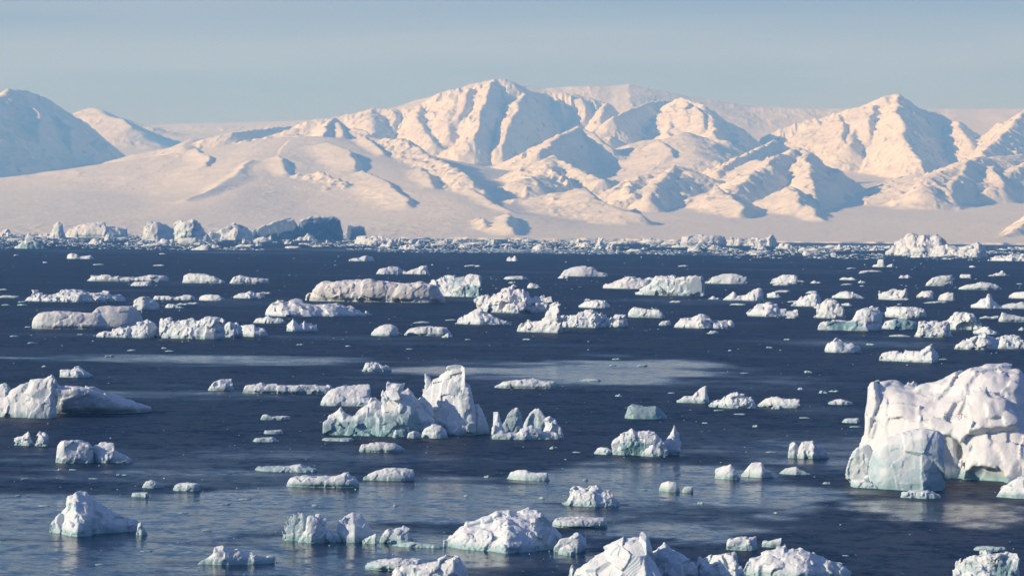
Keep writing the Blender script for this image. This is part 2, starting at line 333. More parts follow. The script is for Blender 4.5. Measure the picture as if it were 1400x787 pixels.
def build_mountains():
    xs = np.concatenate([np.linspace(-4200, -2500, 50)[:-1], np.linspace(-2500, 2500, 900), np.linspace(2500, 4200, 50)[1:]])
    ys = np.concatenate([np.linspace(7850, 8200, 40)[:-1], np.linspace(8200, 15200, 640), np.linspace(15200, 18600, 90)[1:]])
    Y, X = np.meshgrid(ys, xs, indexing='ij')
    X = X.astype(np.float32); Y = Y.astype(np.float32); O = np.zeros_like(X)
    PX = X / Y * F_PX + 700
    L_, C_, R_ = (np.interp(Y, BASE_Y, b) for b in (BASE_L, BASE_C, BASE_R))
    w = np.clip((PX - 100) / 1200, 0, 1) * 2
    py = np.where(w < 1, L_ + (C_ - L_) * w, C_ + (R_ - C_) * (w - 1))
    yh = 320 + math.tan(ROLL) * (np.clip(PX, -200, 1600) - 700)
    Z = CAM_H + (yh - py) / F_PX * Y
    wx = X + 60 * fbm(X / 300, Y / 300, O, 11, 3); wy = Y + 60 * fbm(X / 300, Y / 300, O + 9, 12, 3)
    Z += 9 * fbm(X / 500, Y / 700, O, 21, 4) * sstep(8000, 9500, Y)
    Z += 1.2 * fbm(X / 60, Y / 60, O, 22, 3)
    # crevassed ice near the left shore
    crev = sstep(1500, 1150, np.abs(X + 1500)) * sstep(9600, 8300, Y)
    Z += crev * 5 * (ridged(X / 45, Y / 70, O, 24, 3) - .5)
    fb = fbm(X / 90, Y / 120, O, 14, 3)
    base = Z.copy()
    owner = np.zeros(X.shape, np.int16) - 1
    best = Z.copy(); rgh = np.full(X.shape, .15, np.float32)
    GX, GY, GWX, GWY, GO, GFB, BEST, OWNER, RGH = X, Y, wx, wy, O, fb, best, owner, rgh
    def seat(px, py, h):
        d = ray(px, py); xk = d[0] / d[1] * ys
        col = np.clip(np.searchsorted(xs, xk), 0, len(xs) - 1)
        z = BEST[np.arange(len(ys)), col]
        seen = z >= CAM_H + d[2] / d[1] * ys
        k = int(np.argmax(seen & (ys > 8050)))
        return (xk[k], ys[k], z[k] + h)
    todo = [(g_, p_, a_, b_, r_, q_, f_, None) for g_, p_, a_, b_, r_, q_, f_ in RIDGES] + [(g_, p_, a_, b_, 4, q_, .4, h_) for g_, p_, h_, a_, b_, q_ in SPURS]
    for gi, pts, sl, sr, rad, rough, flute, lift in todo:
        if lift is None: P = np.array([at_dist(*p) for p in pts], np.float32)
        else: P = np.array([seat(p[0], p[1], lift * (1 if 0 < i_ < len(pts) - 1 else .55)) for i_, p in enumerate(pts)], np.float32)
        seg = np.diff(P[:, :2], axis=0); ln = np.hypot(seg[:, 0], seg[:, 1]); cum = np.concatenate([[0], np.cumsum(ln)])
        reach = (900 if rad < 100 else 1800) if lift is None else 260
        r0, r1_ = np.searchsorted(ys, [P[:, 1].min() - reach, P[:, 1].max() + reach]); c0, c1_ = np.searchsorted(xs, [P[:, 0].min() - reach, P[:, 0].max() + reach])
        S = (slice(r0, r1_), slice(c0, c1_))
        X, Y, wx, wy, O, fb, best, owner, rgh = (A_[S] for A_ in (GX, GY, GWX, GWY, GO, GFB, BEST, OWNER, RGH))
        bd = np.full(X.shape, 1e9, np.float32); bz = np.zeros_like(bd); bt = np.zeros_like(bd); bs = np.zeros_like(bd)
        # wander the crest slightly so no ridge is a straight edge
        jx = wx * .6 + X * .4; jy = wy * .6 + Y * .4
        for k in range(len(seg)):
            d = seg[k] / ln[k]
            ax, ay = jx - P[k, 0], jy - P[k, 1]
            t = np.clip(ax * d[0] + ay * d[1], 0, ln[k])
            ex, ey = ax - t * d[0], ay - t * d[1]
            dd = np.hypot(ex, ey)
            m_ = dd < bd
            bd = np.where(m_, dd, bd)
            bz = np.where(m_, P[k, 2] + (P[k + 1, 2] - P[k, 2]) * t / ln[k], bz)
            bt = np.where(m_, cum[k] + t, bt)
            nx, ny = d[1], -d[0]
            sgn = 1.0 if (nx > 0 or (abs(nx) < 0.05 and ny < 0)) else -1.0
            bs = np.where(m_, (ex * nx + ey * ny) * sgn / np.maximum(dd, 1e-3), bs)
        wgt = 0.5 + 0.5 * bs
        slope = sl * (1 - wgt) + sr * wgt
        s = np.sqrt(bd * bd + rad * rad) - rad
        fl = 0
        if flute > 0:
            r1 = ridged(bt / 55, bd / 420, O + gi, 31 + gi, 4, .6)
            fl = flute * 32 * (r1 - .55) * sstep(6, 70, bd) * sstep(420, 150, bd)
        rg = rough * (46 * (ridged(wx / 210 + .3 * fb, wy / 210, O + gi, 40, 5, .55) - .55)) * sstep(8, 110, bd)
        jag = rough * 8 * fbm(bt / 35, O + 2, O + gi, 50, 3) * sstep(120, 0, bd) * (1 if rad < 40 else .3)
        zr = bz - slope * s + fl + rg + jag
        # soft maximum with what stands already
        k_ = 8.0 if rad < 60 else 40.0
        h = np.clip(0.5 + 0.5 * (zr - best) / k_, 0, 1)
        OWNER[S] = np.where(zr > best, gi, owner)
        RGH[S] = rgh + (rough - rgh) * h
        BEST[S] = best + (zr - best) * h + k_ * h * (1 - h)
    X, Y, wx, wy, O, fb, owner, rgh = GX, GY, GWX, GWY, GO, GFB, OWNER, RGH
    Z = BEST
    # beyond the frame the range goes on
    out = sstep(0.188, 0.23, np.abs(X / Y)) * sstep(9500, 12500, Y)
    Z += out * 330 * (ridged(wx / 1100, wy / 1100, O, 60, 5) - .35)
    rel = np.clip((Z - base) / 60, 0, 1)
    Z += rel * rgh ** 1.5 * 17 * (ridged(X / 42 + fb, Y / 70, O, 70, 4, .6) - .5)
    # ice cliff along the shore
    shore = 8010 + 70 * fbm(X / 260, O, O, 80, 4) + 18 * vnoise(X / 25, O, O, 83)
    edge = sstep(0, 22, Y - shore)
    cliff = 4 + 5 * fbm(X / 180, O, O, 81, 4) + 3 * ridged(X / 22, Y / 22, O, 82, 2) * sstep(150, 20, Y - shore)
    Z = np.where(edge > 0, edge * np.maximum(Z, cliff) - (1 - edge) * 5, -5.0)
    nr, nc = X.shape
    v = np.stack([X, Y, Z], -1).reshape(-1, 3)
    i = np.arange(nr * nc).reshape(nr, nc)
    q = np.stack([i[:-1, :-1], i[:-1, 1:], i[1:, 1:], i[1:, :-1]], -1).reshape(-1, 4)
    # area normals over the whole range, kept on every piece so the joins do not show
    gy = np.gradient(Z, ys, axis=0); gx = np.gradient(Z, xs, axis=1)
    nn = np.stack([-gx, -gy, np.ones_like(gx)], -1).reshape(-1, 3); nn /= np.linalg.norm(nn, axis=1, keepdims=True)
    fo = owner[:-1, :-1].ravel()
    mat = snow_material()
    names = {-1: ('snowfield', 'broad smooth snowfield rising from the far shore to the mountains')}
    lab = ['steep blue shaded mountain at the far left edge', 'small far snow hump beyond the shaded left mountain', 'flat topped snow hill with a sharp right edge', 'wide smooth snow dome left of the middle',
           'dark notched ridge running down the right side of the snow dome', 'highest summit with fluted sunlit walls', 'fluted ice wall right of the highest summit', 'pale rounded plateau along the skyline',
           'shaded ridge below the fluted ice wall', 'second summit with a broad blue shaded flank', 'small rocky snow hill under the second summit', 'thin low spur with a narrow blue shadow',
           'blue shaded lower peak in front of the second summit', 'rugged double ridge left of the right peak', 'sharp fluted right peak with a dark right flank', 'mountain shoulder at the right edge of the frame',
           'low snow hill with a blue shaded cliff at right', 'rocky point reaching the water at the right edge']
    for k, l in enumerate(lab): names[k] = ('mountain' if k in (0, 5, 6, 9, 14, 15) else 'snow_ridge', l)
    for g in sorted(set(fo.tolist())):
        f = q[fo == g]
        if g == -1: f = f[(Z.ravel()[f] > -5).any(1)]
        ids, inv = np.unique(f, return_inverse=True)
        me = make_mesh(names[g][0], v[ids], inv.reshape(-1, 4), True)
        me.normals_split_custom_set_from_vertices(nn[ids].tolist())
        tag(add(names[g][0], me, mat), names[g][1], None, None, 'structure')
build_mountains()
print('terrain', time.time() - T_START)
# ------------------------------------------------------------------ ice
def ice_material():
    mt, N, L, math_, rng, mix, noise = nodes_of('glacier_ice')
    out = N('ShaderNodeOutputMaterial'); p = N('ShaderNodeBsdfPrincipled')
    geo = N('ShaderNodeNewGeometry'); tc = N('ShaderNodeTexCoord')
    sep = N('ShaderNodeSeparateXYZ'); L(geo.outputs['Normal'], sep.inputs[0])
    pos = N('ShaderNodeSeparateXYZ'); L(geo.outputs['Position'], pos.inputs[0])
    size = N('ShaderNodeAttribute', attribute_type='OBJECT', attribute_name='grain').outputs['Fac']
    tint = N('ShaderNodeAttribute', attribute_type='OBJECT', attribute_name='blue').outputs['Fac']
    pink = N('ShaderNodeAttribute', attribute_type='OBJECT', attribute_name='old_snow').outputs['Fac']
    teal = N('ShaderNodeAttribute', attribute_name='teal').outputs['Fac']
    vs = N('ShaderNodeVectorMath', operation='SCALE'); L(tc.outputs['Object'], vs.inputs[0]); L(size, vs.inputs['Scale'])
    n1 = noise(vs.outputs[0], 2.2, 5.0, 0.6); n2 = noise(vs.outputs[0], 9.0, 4.0, 0.65)
    # snow lies on what faces up; bare ice shows on steep and overhanging faces
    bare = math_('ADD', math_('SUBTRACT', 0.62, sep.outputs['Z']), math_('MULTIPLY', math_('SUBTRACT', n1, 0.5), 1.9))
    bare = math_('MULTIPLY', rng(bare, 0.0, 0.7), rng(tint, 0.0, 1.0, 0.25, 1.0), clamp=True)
    snow = mix(pink, (0.73, 0.765, 0.81, 1), (0.72, 0.695, 0.705, 1))
    shade_tint = N('ShaderNodeAttribute', attribute_type='OBJECT', attribute_name='shade_tint').outputs['Fac']
    snow = mix(math_('MULTIPLY', rng(n2, 0.35, 0.62), 0.35), snow, (0.73, 0.76, 0.80, 1))
    ice = mix(n2, (0.42, 0.58, 0.68, 1), (0.60, 0.70, 0.77, 1))
    ice = mix(shade_tint, ice, mix(n2, (0.15, 0.24, 0.40, 1), (0.30, 0.40, 0.55, 1)))  # darker blue paints the shade of the far dark bergs into their ice colour
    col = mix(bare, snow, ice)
    col = mix(teal, col, mix(n1, (0.10, 0.25, 0.31, 1), (0.32, 0.48, 0.54, 1)))
    wet = rng(math_('ADD', pos.outputs['Z'], math_('MULTIPLY', math_('SUBTRACT', n1, 0.5), 0.25)), 0.03, 0.42, 0.75, 0.0)
    col = mix(wet, col, (0.20, 0.40, 0.43, 1))
    L(col, p.inputs['Base Color'])
    L(rng(math_('MAXIMUM', bare, math_('MAXIMUM', teal, wet)), 0.0, 1.0, 0.65, 0.32), p.inputs['Roughness'])
    p.inputs['IOR'].default_value = 1.31
    p.inputs['Subsurface Weight'].default_value = SSS
    p.inputs['Subsurface Radius'].default_value = (0.35, 0.8, 1.0); p.inputs['Subsurface Scale'].default_value = 0.25
    hgt = math_('ADD', math_('MULTIPLY', n1, 0.6), math_('MULTIPLY', n2, 0.4))
    b = N('ShaderNodeBump'); b.inputs['Strength'].default_value = 0.3; L(hgt, b.inputs['Height'])
    L(math_('DIVIDE', 0.16, size), b.inputs['Distance']); L(b.outputs[0], p.inputs['Normal'])
    L(p.outputs[0], out.inputs[0])
    return mt
SSS = 0.22
ICE = ice_material()

def surface_nets(Fd, org, h):
    """Smooth closed surface of the zero level of Fd (positive inside)."""
    s = Fd > 0
    nx, ny, nz = Fd.shape
    acc = np.zeros((nx - 1, ny - 1, nz - 1, 3), np.float32); cnt = np.zeros((nx - 1, ny - 1, nz - 1), np.float32)
    quads = []
    sl = [slice(0, -1), slice(1, None)]
    for ax in range(3):
        a = [slice(None)] * 3; b = [slice(None)] * 3; a[ax] = slice(0, -1); b[ax] = slice(1, None)
        fa, fb = Fd[tuple(a)], Fd[tuple(b)]
        cr = s[tuple(a)] != s[tuple(b)]
        idx = np.argwhere(cr)
        if not len(idx): continue
        va, vb = fa[cr], fb[cr]
        t = va / (va - vb)
        pnt = idx.astype(np.float32).copy(); pnt[:, ax] += t
        o1, o2 = [k for k in range(3) if k != ax]
        ring = []
        ok = np.ones(len(idx), bool)
        for d1, d2 in ((0, 0), (-1, 0), (-1, -1), (0, -1)):
            c = idx.copy(); c[:, o1] += d1; c[:, o2] += d2
            inb = ((c >= 0) & (c < np.array([nx - 1, ny - 1, nz - 1]))).all(1)
            ok &= inb
            ci = c[inb]
            np.add.at(acc, (ci[:, 0], ci[:, 1], ci[:, 2]), pnt[inb]); np.add.at(cnt, (ci[:, 0], ci[:, 1], ci[:, 2]), 1)
            ring.append(c)
        R = np.stack(ring, 1)[ok]                                     # n,4,3
        flip = (va > 0)[ok]
        if ax == 1: flip = ~flip
        R[flip] = R[flip][:, ::-1]
        quads.append(R)
    Q = np.concatenate(quads)
    lin = (Q[..., 0] * (ny - 1) + Q[..., 1]) * (nz - 1) + Q[..., 2]
    ids, inv = np.unique(lin.ravel(), return_inverse=True)
    v = acc.reshape(-1, 3)[ids] / cnt.ravel()[ids][:, None]
    return v * np.array(h, np.float32) + np.array(org, np.float32), inv.reshape(-1, 4)[:, ::-1]

def cells(x, y, z, seed):
    """Blocks of broken ice: every cell shifts and tilts as one piece."""
    x = x + seed * 5.3; y = y + seed * 2.9; z = z + seed * 9.1
    xi, yi, zi = (np.floor(c - .5).astype(np.int32) for c in (x, y, z))
    bd = np.full(x.shape, 9e9, np.float32); bi = np.zeros(x.shape, np.int32)
    bx = np.zeros(x.shape, np.float32); by = bx.copy(); bz = bx.copy()
    for i in (0, 1):
        for j in (0, 1):
            for k in (0, 1):
                cx, cy, cz = xi + i, yi + j, zi + k
                h = ((cx * 73) ^ (cy * 1571) ^ (cz * 23143)) & 262143
                dx = x - (cx + .5 + .36 * _TAB[h]); dy = y - (cy + .5 + .36 * _TAB[(h + 7919) & 262143]); dz = z - (cz + .5 + .36 * _TAB[(h + 15013) & 262143])
                d = dx * dx + dy * dy + dz * dz
                m_ = d < bd
                bd = np.where(m_, d, bd); bi = np.where(m_, h, bi); bx = np.where(m_, dx, bx); by = np.where(m_, dy, by); bz = np.where(m_, dz, bz)
    r = lambda o: _TAB[(bi + o) & 262143]
    return (r(101) + 1.1 * (r(211) * by + r(307) * bz), r(401) + 1.1 * (r(503) * bx + r(601) * bz), r(701) + 1.1 * (r(809) * bx + r(907) * by))

STYLE = {   # exponent of the cross section, warp large, warp fine, facets, undercut
 'block': (5.0, .13, .050, .05, .10), 'dome': (2.3, .12, .045, .04, .06), 'ridge': (1.35, .12, .045, .04, .05),
 'floe': (6.0, .05, .02, .03, .0), 'crag': (2.0, .19, .075, .05, .08), 'smooth': (2.0, .06, .015, .01, .08), 'slab': (7.0, .08, .035, .04, .22),
}

def ice_mesh(name, base, outline, style='dome', dr=.75, seed=0, front=0.0, teal=(), crest=.5, lean=0.0, cuts=(), res=.8, rough=1.0, bottom=None, minh=.3, prow=None, yaw=None, squash=1.0):
    """A solid lump of ice from its sky line (photo pixels) and waterline; returns mesh, world position, heading and size."""
    pts = [tuple(map(float, p.split(','))) for p in outline.split()]
    px = np.array([p[0] for p in pts]); py = np.array([p[1] for p in pts])
    py = base - (base - py) * squash
    xc = (px.min() + px.max()) / 2
    rs = np.random.default_rng(seed + 1000)
    if prow is None: prow = {'crag': .62, 'dome': .4, 'ridge': .85, 'smooth': .3}.get(style, .12)
    if yaw is None: yaw = float(rs.uniform(-.4, .16))
    fine = float(rs.uniform(.2, .9))
    P0 = on_water(xc, base); dist = math.hypot(P0[0], P0[1])
    s = math.hypot(dist, CAM_H) / F_PX                                    # metres in one photo pixel
    tanv = CAM_H / dist
    W = (px.max() - px.min()) * s
    zx = (px - xc) * s
    zz = (base - py) * s + (px - xc) * s * math.tan(ROLL)
    Htop = zz.max()
    D = W * dr
    D = min(D, .62 * max(Htop, .6 * s) / tanv)
    if style == 'floe': D = min(D, .55 * np.median(zz) / tanv)
    nexp, wl, wf, fac, uc = STYLE[style]
    # what the far part of the top adds to the picture height is taken off the metres
    crest_y = D * (.8 if style in ('floe', 'slab', 'block') else crest)
    zz = np.maximum(zz - crest_y * tanv * .85, np.maximum(zz * minh, .35 * s))
    H = zz.max()
    size = min(max(H, .25 * W), W)
    sub = max(.35 * H, 2.5 * s) if bottom is None else bottom
    h = res * s * 1400 / 1024
    h = max(h, max(W, D) / 150.0); h = min(h, W / 16)
    hz = min(h, max(H / 6, .25 * h)); hy = min(h * 1.3, D / 7)
    m_ = .16 * size + 2 * h
    gx = np.arange(-W / 2 - m_, W / 2 + m_ + h, h, dtype=np.float32)
    gy = np.arange(-m_ * .7 - hy, D + m_ * .7 + hy, hy, dtype=np.float32)
    gz = np.arange(-sub, H * 1.12 + m_ * .5 + 2 * hz, hz, dtype=np.float32)
    X, Y, Z = np.meshgrid(gx, gy, gz, indexing='ij')
    f1 = 2.1 / size; f2 = 6.5 / size
    vz = 1.0 if style not in ('floe', 'slab') else min(3.0, .5 * W / max(H, 1e-3))
    wl *= size * rough; wf *= size * rough * fine
    if style in ('floe',): wl = .05 * W * rough; wf = .02 * W * rough; f1 = 4.0 / W; f2 = 12 / W
    jx = X + .12 / f1 * vnoise(X * f1 * 2, Y * f1 * 2, Z * f1 * 2, seed + 3)
    a1, a2, a3 = cells(jx * f1, Y * f1, Z * f1 * .8, seed)
    b1, b2, b3 = cells(jx * f2, Y * f2, Z * f2 * .8, seed + 1)
    s1 = vnoise(X * f1, Y * f1, Z * f1, seed)
    a1 = .65 * a1 + .5 * s1; a2 = .65 * a2 + .5 * vnoise(X * f1 + 31, Y * f1, Z * f1, seed)
    c1 = vnoise(X * f2 * 1.7, Y * f2 * 1.7, Z * f2 * 1.7, seed + 2)
    a1 = a1.astype(np.float32); b3 = .8 * b3 + .3 * c1
    QX = X + wl * a1 * .7 + wf * (.8 * b1 + .2 * c1) + lean * Z
    QY = Y + wl * a2 + wf * (b2 + .2 * c1) + front * Z - yaw * X * min(1.0, .8 * D / max(.3 * W, 1e-6))
    T = np.interp(QX, zx, zz, left=-1, right=-1).astype(np.float32)
    T = np.where((QX < zx[0]) | (QX > zx[-1]), -.4 * H, T)
    u = np.clip(np.abs(QX) / (W / 2), 0, 1.0)
    dh = D / 2 * np.sqrt(np.clip(1 - u ** (2.2 if style in ('smooth', 'dome') else 4), .02, 1)) * (1 + .18 * vnoise(QX * 3.0 / W, 0 * QX, 0 * QX, seed + 4))
    xpk = zx[int(np.argmax(zz))]
    up_ = np.clip(np.where(QX > xpk, (QX - xpk) / max(W / 2 - xpk, .1 * W), (xpk - QX) / max(W / 2 + xpk, .1 * W)), 0, 1)
    dh = dh * (1 - prow * up_)
    yc = D * crest
    side = np.where(QY < yc, (yc - QY) / np.maximum(dh * 2 * crest, 1e-3), (QY - yc) / np.maximum(dh * 2 * (1 - crest), 1e-3))
    if uc: side = side * (1 + uc * np.exp(-((Z - .02 * H) / (.10 * H + .3 * hz)) ** 2))
    g = 1 - side ** nexp
    Fd = (T + sub * 1.2) * np.clip(g, -1.5, 1) - sub * 1.2 - QZ_(Z, a3, b3, c1, wl, wf, style, H)
    if fac:
        # cellular facets: broken faces and ledges
        fr = 3.4 / size
        ledge = np.abs(vnoise(X * fr, Y * fr, Z * fr, seed + 7)) + .5 * np.abs(vnoise(X * fr * 2.4, Y * fr * 2.4, Z * fr * 2.4, seed + 8))
        Fd = Fd - fac * rough * min(H, size) * 1.6 * (.42 - ledge)
    for cx, cy, rx, ry, depth in cuts:                                    # hollows: photo ellipse, reaching some metres in
        kx = (cx - xc) * s; kz = (base - cy) * s
        e = np.sqrt(((QX - kx) / (rx * s)) ** 2 + ((Z + .5 * wf * b1 + .3 * wl * a3 - kz) / (ry * s)) ** 2 + (np.maximum(QY, 0) / (depth * D)) ** 2)
        Fd = np.minimum(Fd, (e - 1) * min(rx, ry) * s)
    Fd[0] = Fd[-1] = np.minimum(Fd[0], -1e-3); Fd[:, 0] = np.minimum(Fd[:, 0], -1e-3); Fd[:, -1] = np.minimum(Fd[:, -1], -1e-3)
    Fd[0] = -abs(Fd[0]) - 1e-4; Fd[-1] = -abs(Fd[-1]) - 1e-4; Fd[:, :, -1] = -abs(Fd[:, :, -1]) - 1e-4; Fd[:, :, 0] = -abs(Fd[:, :, 0]) - 1e-4
    v, q = surface_nets(Fd, (gx[0], gy[0], gz[0]), (h, hy, hz))
    # keep the biggest piece and what touches it: drop crumbs
    v, q = drop_crumbs(v, q)
    t = np.zeros(len(v), np.float32)
    for cx, cy, rx, ry, k in teal:
        kx = (cx - xc) * s; kz = (base - cy) * s
        e = np.sqrt(((v[:, 0] - kx) / (rx * s)) ** 2 + ((v[:, 2] - kz) / (ry * s)) ** 2) + .35 * vnoise(v[:, 0] * f2, v[:, 1] * f2, v[:, 2] * f2, seed + 9)
        t = np.maximum(t, k * sstep(1.1, .75, e) * sstep(crest * D + .3 * D, crest * D, v[:, 1]))
    me = make_mesh(name, v, q, True, {'teal': t})
    return me, P0, math.atan2(-P0[0], P0[1]), size

def QZ_(Z, a1, b1, c1, wl, wf, style, H):
    k = .35 if style in ('floe',) else .6
    zz = Z + k * np.minimum(wl, .25 * H) * a1 + k * np.minimum(wf, .16 * H) * b1
    return zz

def drop_crumbs(v, q):
    lab = np.arange(len(v))
    e = np.concatenate([q[:, [0, 1]], q[:, [1, 2]], q[:, [2, 3]], q[:, [3, 0]]])
    while True:
        m_ = np.minimum(lab[e[:, 0]], lab[e[:, 1]])
        new = lab.copy()
        np.minimum.at(new, e[:, 0], m_); np.minimum.at(new, e[:, 1], m_)
        new = new[new]; new = new[new]
        if (new == lab).all(): break
        lab = new
    u, inv, cnt = np.unique(lab, return_inverse=True, return_counts=True)
    good = inv == cnt.argmax()
    keep = good[q[:, 0]]
    q = q[keep]; ids, inv2 = np.unique(q, return_inverse=True)
    return v[ids], inv2.reshape(-1, 4)

_seed = [100]
CAT = {'iceberg': 'iceberg', 'ice_floe': 'ice floe', 'ice_chunk': 'ice chunk'}
def ice(name, base, outline, label, style=None, group=None, blue=.55, pink=0.0, seed=None, shade_tint=0.0, **kw):
    _seed[0] += 1
    st = style or {'iceberg': 'crag', 'ice_floe': 'floe', 'ice_chunk': 'dome'}[name]
    if st in ('crag', 'dome', 'block') and 345 < base < 500: kw.setdefault('squash', .8)
    if base < 341 and name == 'iceberg': kw.setdefault('squash', .9)
    me, P, rz, size = ice_mesh(name, base, outline, st, seed=_seed[0] if seed is None else seed, **kw)
    o = add(name, me, ICE, None, tuple(P)); o.rotation_euler = (0, 0, rz)
    finish(o, size, blue, pink, shade_tint)
    return tag(o, label, CAT[name], group)

def finish(o, size, blue, pink, shade_tint=0.0):
    o['shade_tint'] = float(shade_tint)  # share of painted shade in the ice colour
    o['grain'] = 2.6 / float(size); o['blue'] = float(blue); o['old_snow'] = float(pink)

def berg(name, base, xc, label, parts, group=None, blue=.55, pink=0.0):
    """An iceberg with parts: an Empty on the waterline and one mesh for each part."""
    root = bpy.data.objects.new(name, None); C.objects.link(root)
    P = on_water(xc, base); root.location = tuple(P); root.empty_display_size = 1.0
    tag(root, label, CAT[name], group)
    for pname, pb, outline, kw in parts:
        kw = dict(kw); _seed[0] += 1
        dn = kw.pop('shade_tint', 0.0)
        bl, pk, lab = kw.pop('blue', blue), kw.pop('pink', pink), kw.pop('label', None)
        kw.setdefault('seed', _seed[0])
        me, Q, rz, size = ice_mesh(pname, pb, outline, **kw)
        o = add(pname, me, ICE, root, tuple(Q - P)); o.rotation_euler = (0, 0, rz)
        finish(o, size, bl, pk, dn)
        if lab: o['label'] = lab
    return root
# ------------------------------------------------------------------ the near ice
def near_ice():
    berg('iceberg', 672, 1300, 'massive rugged white iceberg filling the right edge above a pale blue bulge', [
        ('ice_body', 661, '1166,618 1172,600 1174,575 1180,548 1171,541 1186,530 1205,527 1225,524 1240,527 1256,529 1281,526 1300,520 1315,510 1330,502 1346,499 1366,500 1386,502 1397,514 1405,530 1425,538 1450,545 1480,575 1500,620 1512,645',
            dict(style='dome', dr=.66, crest=.74, rough=.75, front=-.1, blue=.3, pink=.5, res=.85, prow=.1, yaw=-.12, cuts=((1342, 662, 46, 24, .24), (1306, 632, 24, 46, .42)), teal=((1345, 658, 60, 12, .6),))),
        ('ice_bulge', 672, '1186,652 1187,632 1194,614 1212,600 1235,590 1262,583 1282,586 1297,599 1304,618 1301,645 1290,666', dict(style='smooth', dr=.8, crest=.7, rough=1.0, front=.12, prow=.2, yaw=-.08, blue=1.0, pink=0, teal=((1252, 645, 62, 40, .33), (1268, 656, 30, 18, .5)), label='rounded pale blue bulge low on the front')),
        ('ice_tooth', 662, '1159,644 1162,627 1172,612 1186,606 1200,612 1208,628 1206,648', dict(style='dome', dr=.7, front=.5, rough=.7)),
        ('ice_foot', 667, '1164,664 1166,656 1180,654 1196,660 1208,666', dict(style='floe', dr=.8)),
        ('ice_foot', 681, '1231,680 1234,672 1245,669 1268,670 1285,676 1287,680', dict(style='floe', dr=.6)),
        ('ice_foot', 683, '1364,681 1372,666 1388,655 1412,648 1440,646 1470,655 1492,680', dict(style='dome', dr=.5, rough=.5)),
    ])
    berg('iceberg', 600, 560, 'jagged castle shaped iceberg with white pinnacles and a pale green left wall', [
        ('ice_wall', 597, '441,580 446,574 456,568 464,558 470,566 480,569 487,560 500,550 505,541 512,539 521,546 523,530 540,528 560,528 569,538 580,548 592,560 600,585',
            dict(style='crag', dr=.38, crest=.7, rough=.6, front=-.1, teal=((490, 594, 56, 23, .9), (545, 584, 44, 20, .8), (460, 594, 20, 12, .6)), blue=.7, res=.75)),
        ('ice_tower', 595, '566,592 570,560 577,540 588,531 590,522 598,519 603,508 612,503 622,502 634,503 637,513 632,522 640,528 646,545 652,575 656,592',
            dict(style='crag', dr=.7, crest=.55, rough=.42, front=-.12, blue=.5, res=.7)),
        ('ice_pinnacle', 595, '622,590 626,545 624,535 631,527 640,530 645,545 648,570 650,590', dict(style='crag', dr=1.0, rough=.5, crest=.4)),
        ('ice_horn', 592, '580,585 580,545 574,522 575,513 581,510 588,516 594,530 602,555 606,585', dict(style='dome', dr=1.0, rough=.25, prow=.1)),
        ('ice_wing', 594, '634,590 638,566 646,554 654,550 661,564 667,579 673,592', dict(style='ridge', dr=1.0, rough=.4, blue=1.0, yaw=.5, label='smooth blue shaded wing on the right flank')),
        ('ice_boulder', 599, '576,597 578,588 584,582 592,580 604,582 611,589 613,597', dict(style='dome', dr=.7, rough=.7)),
        ('ice_boulder', 599, '556,598 558,591 566,588 574,590 577,598', dict(style='dome', dr=.7)),
        ('ice_boulder', 598, '537,597 538,590 541,586 544,590 546,597', dict(style='dome', dr=1.0)),
    ])
    ice('ice_floe', 603, '440,601 446,598 470,598 482,598 484,601', 'thin pale floe against the green left foot of the castle shaped iceberg')
    berg('iceberg', 600, 722, 'low white iceberg with a tall left post and translucent blue fins behind', [
        ('ice_body', 601, '671,598 673,585 676,580 682,582 690,590 705,591 718,584 727,581 736,586 744,590 752,590 762,592 771,598', dict(style='dome', dr=.35, rough=.7)),
        ('ice_post', 599, '672,597 674,584 676,574 672,566 674,562 680,562 683,570 688,582 692,596', dict(style='crag', dr=.9, rough=.45)),
        ('ice_post', 600, '743,597 744,584 744,574 750,570 758,571 761,580 768,586 771,597', dict(style='crag', dr=.8, rough=.6)),
        ('ice_fin', 595, '684,595 687,582 692,568 699,560 706,556 711,562 715,578 718,594', dict(style='dome', dr=.35, rough=.5, blue=1.0, teal=((700, 578, 22, 22, .5),), label='translucent blue fin')),
        ('ice_fin', 595, '712,594 717,578 723,568 731,559 738,556 743,562 749,572 754,582 757,594', dict(style='dome', dr=.35, rough=.5, blue=1.0, teal=((735, 585, 24, 20, .5),), label='translucent blue fin')),
    ])
    berg('iceberg', 571, 85, 'long wedge shaped iceberg at the left edge with a shaded overhanging front', [
        ('ice_block', 571, '-40,566 -25,553 -8,546 5,543 14,535 28,527 45,521 60,519 66,514 70,517 74,528 76,550 76,566', dict(style='crag', dr=.45, rough=.4, crest=.6, pink=.3)),
        ('ice_slab', 566, '66,560 68,530 71,517 76,521 84,526 105,525 128,528 150,537 175,547 192,552 206,557', dict(style='block', dr=.6, rough=.45, front=.9, crest=.7, pink=.7, blue=.6, label='tilted slab with a shaded overhanging front')),
    ])
    ice('iceberg', 560, '-20,552 -12,536 -2,526 8,525 12,532 16,548', 'small pale block behind the left edge wedge iceberg', style='crag', rough=.6)
    berg('iceberg', 734, 136, 'pyramid shaped iceberg at lower left half sunlit and half in blue shade', [
        ('ice_body', 734, '66,728 68,718 78,710 86,700 96,691 99,677 105,674 112,676 121,677 127,684 141,691 155,697 170,702 182,707 190,716 198,724 204,731', dict(style='ridge', dr=1.1, rough=1.3, crest=.5, lean=.05, prow=.9, yaw=.1, teal=((128, 722, 14, 10, .5), (150, 728, 14, 9, .4)), blue=.8, res=.65)),
        ('ice_boulder', 731, '186,728 188,718 192,714 197,722 203,729', dict(style='dome', dr=.8)),
    ])
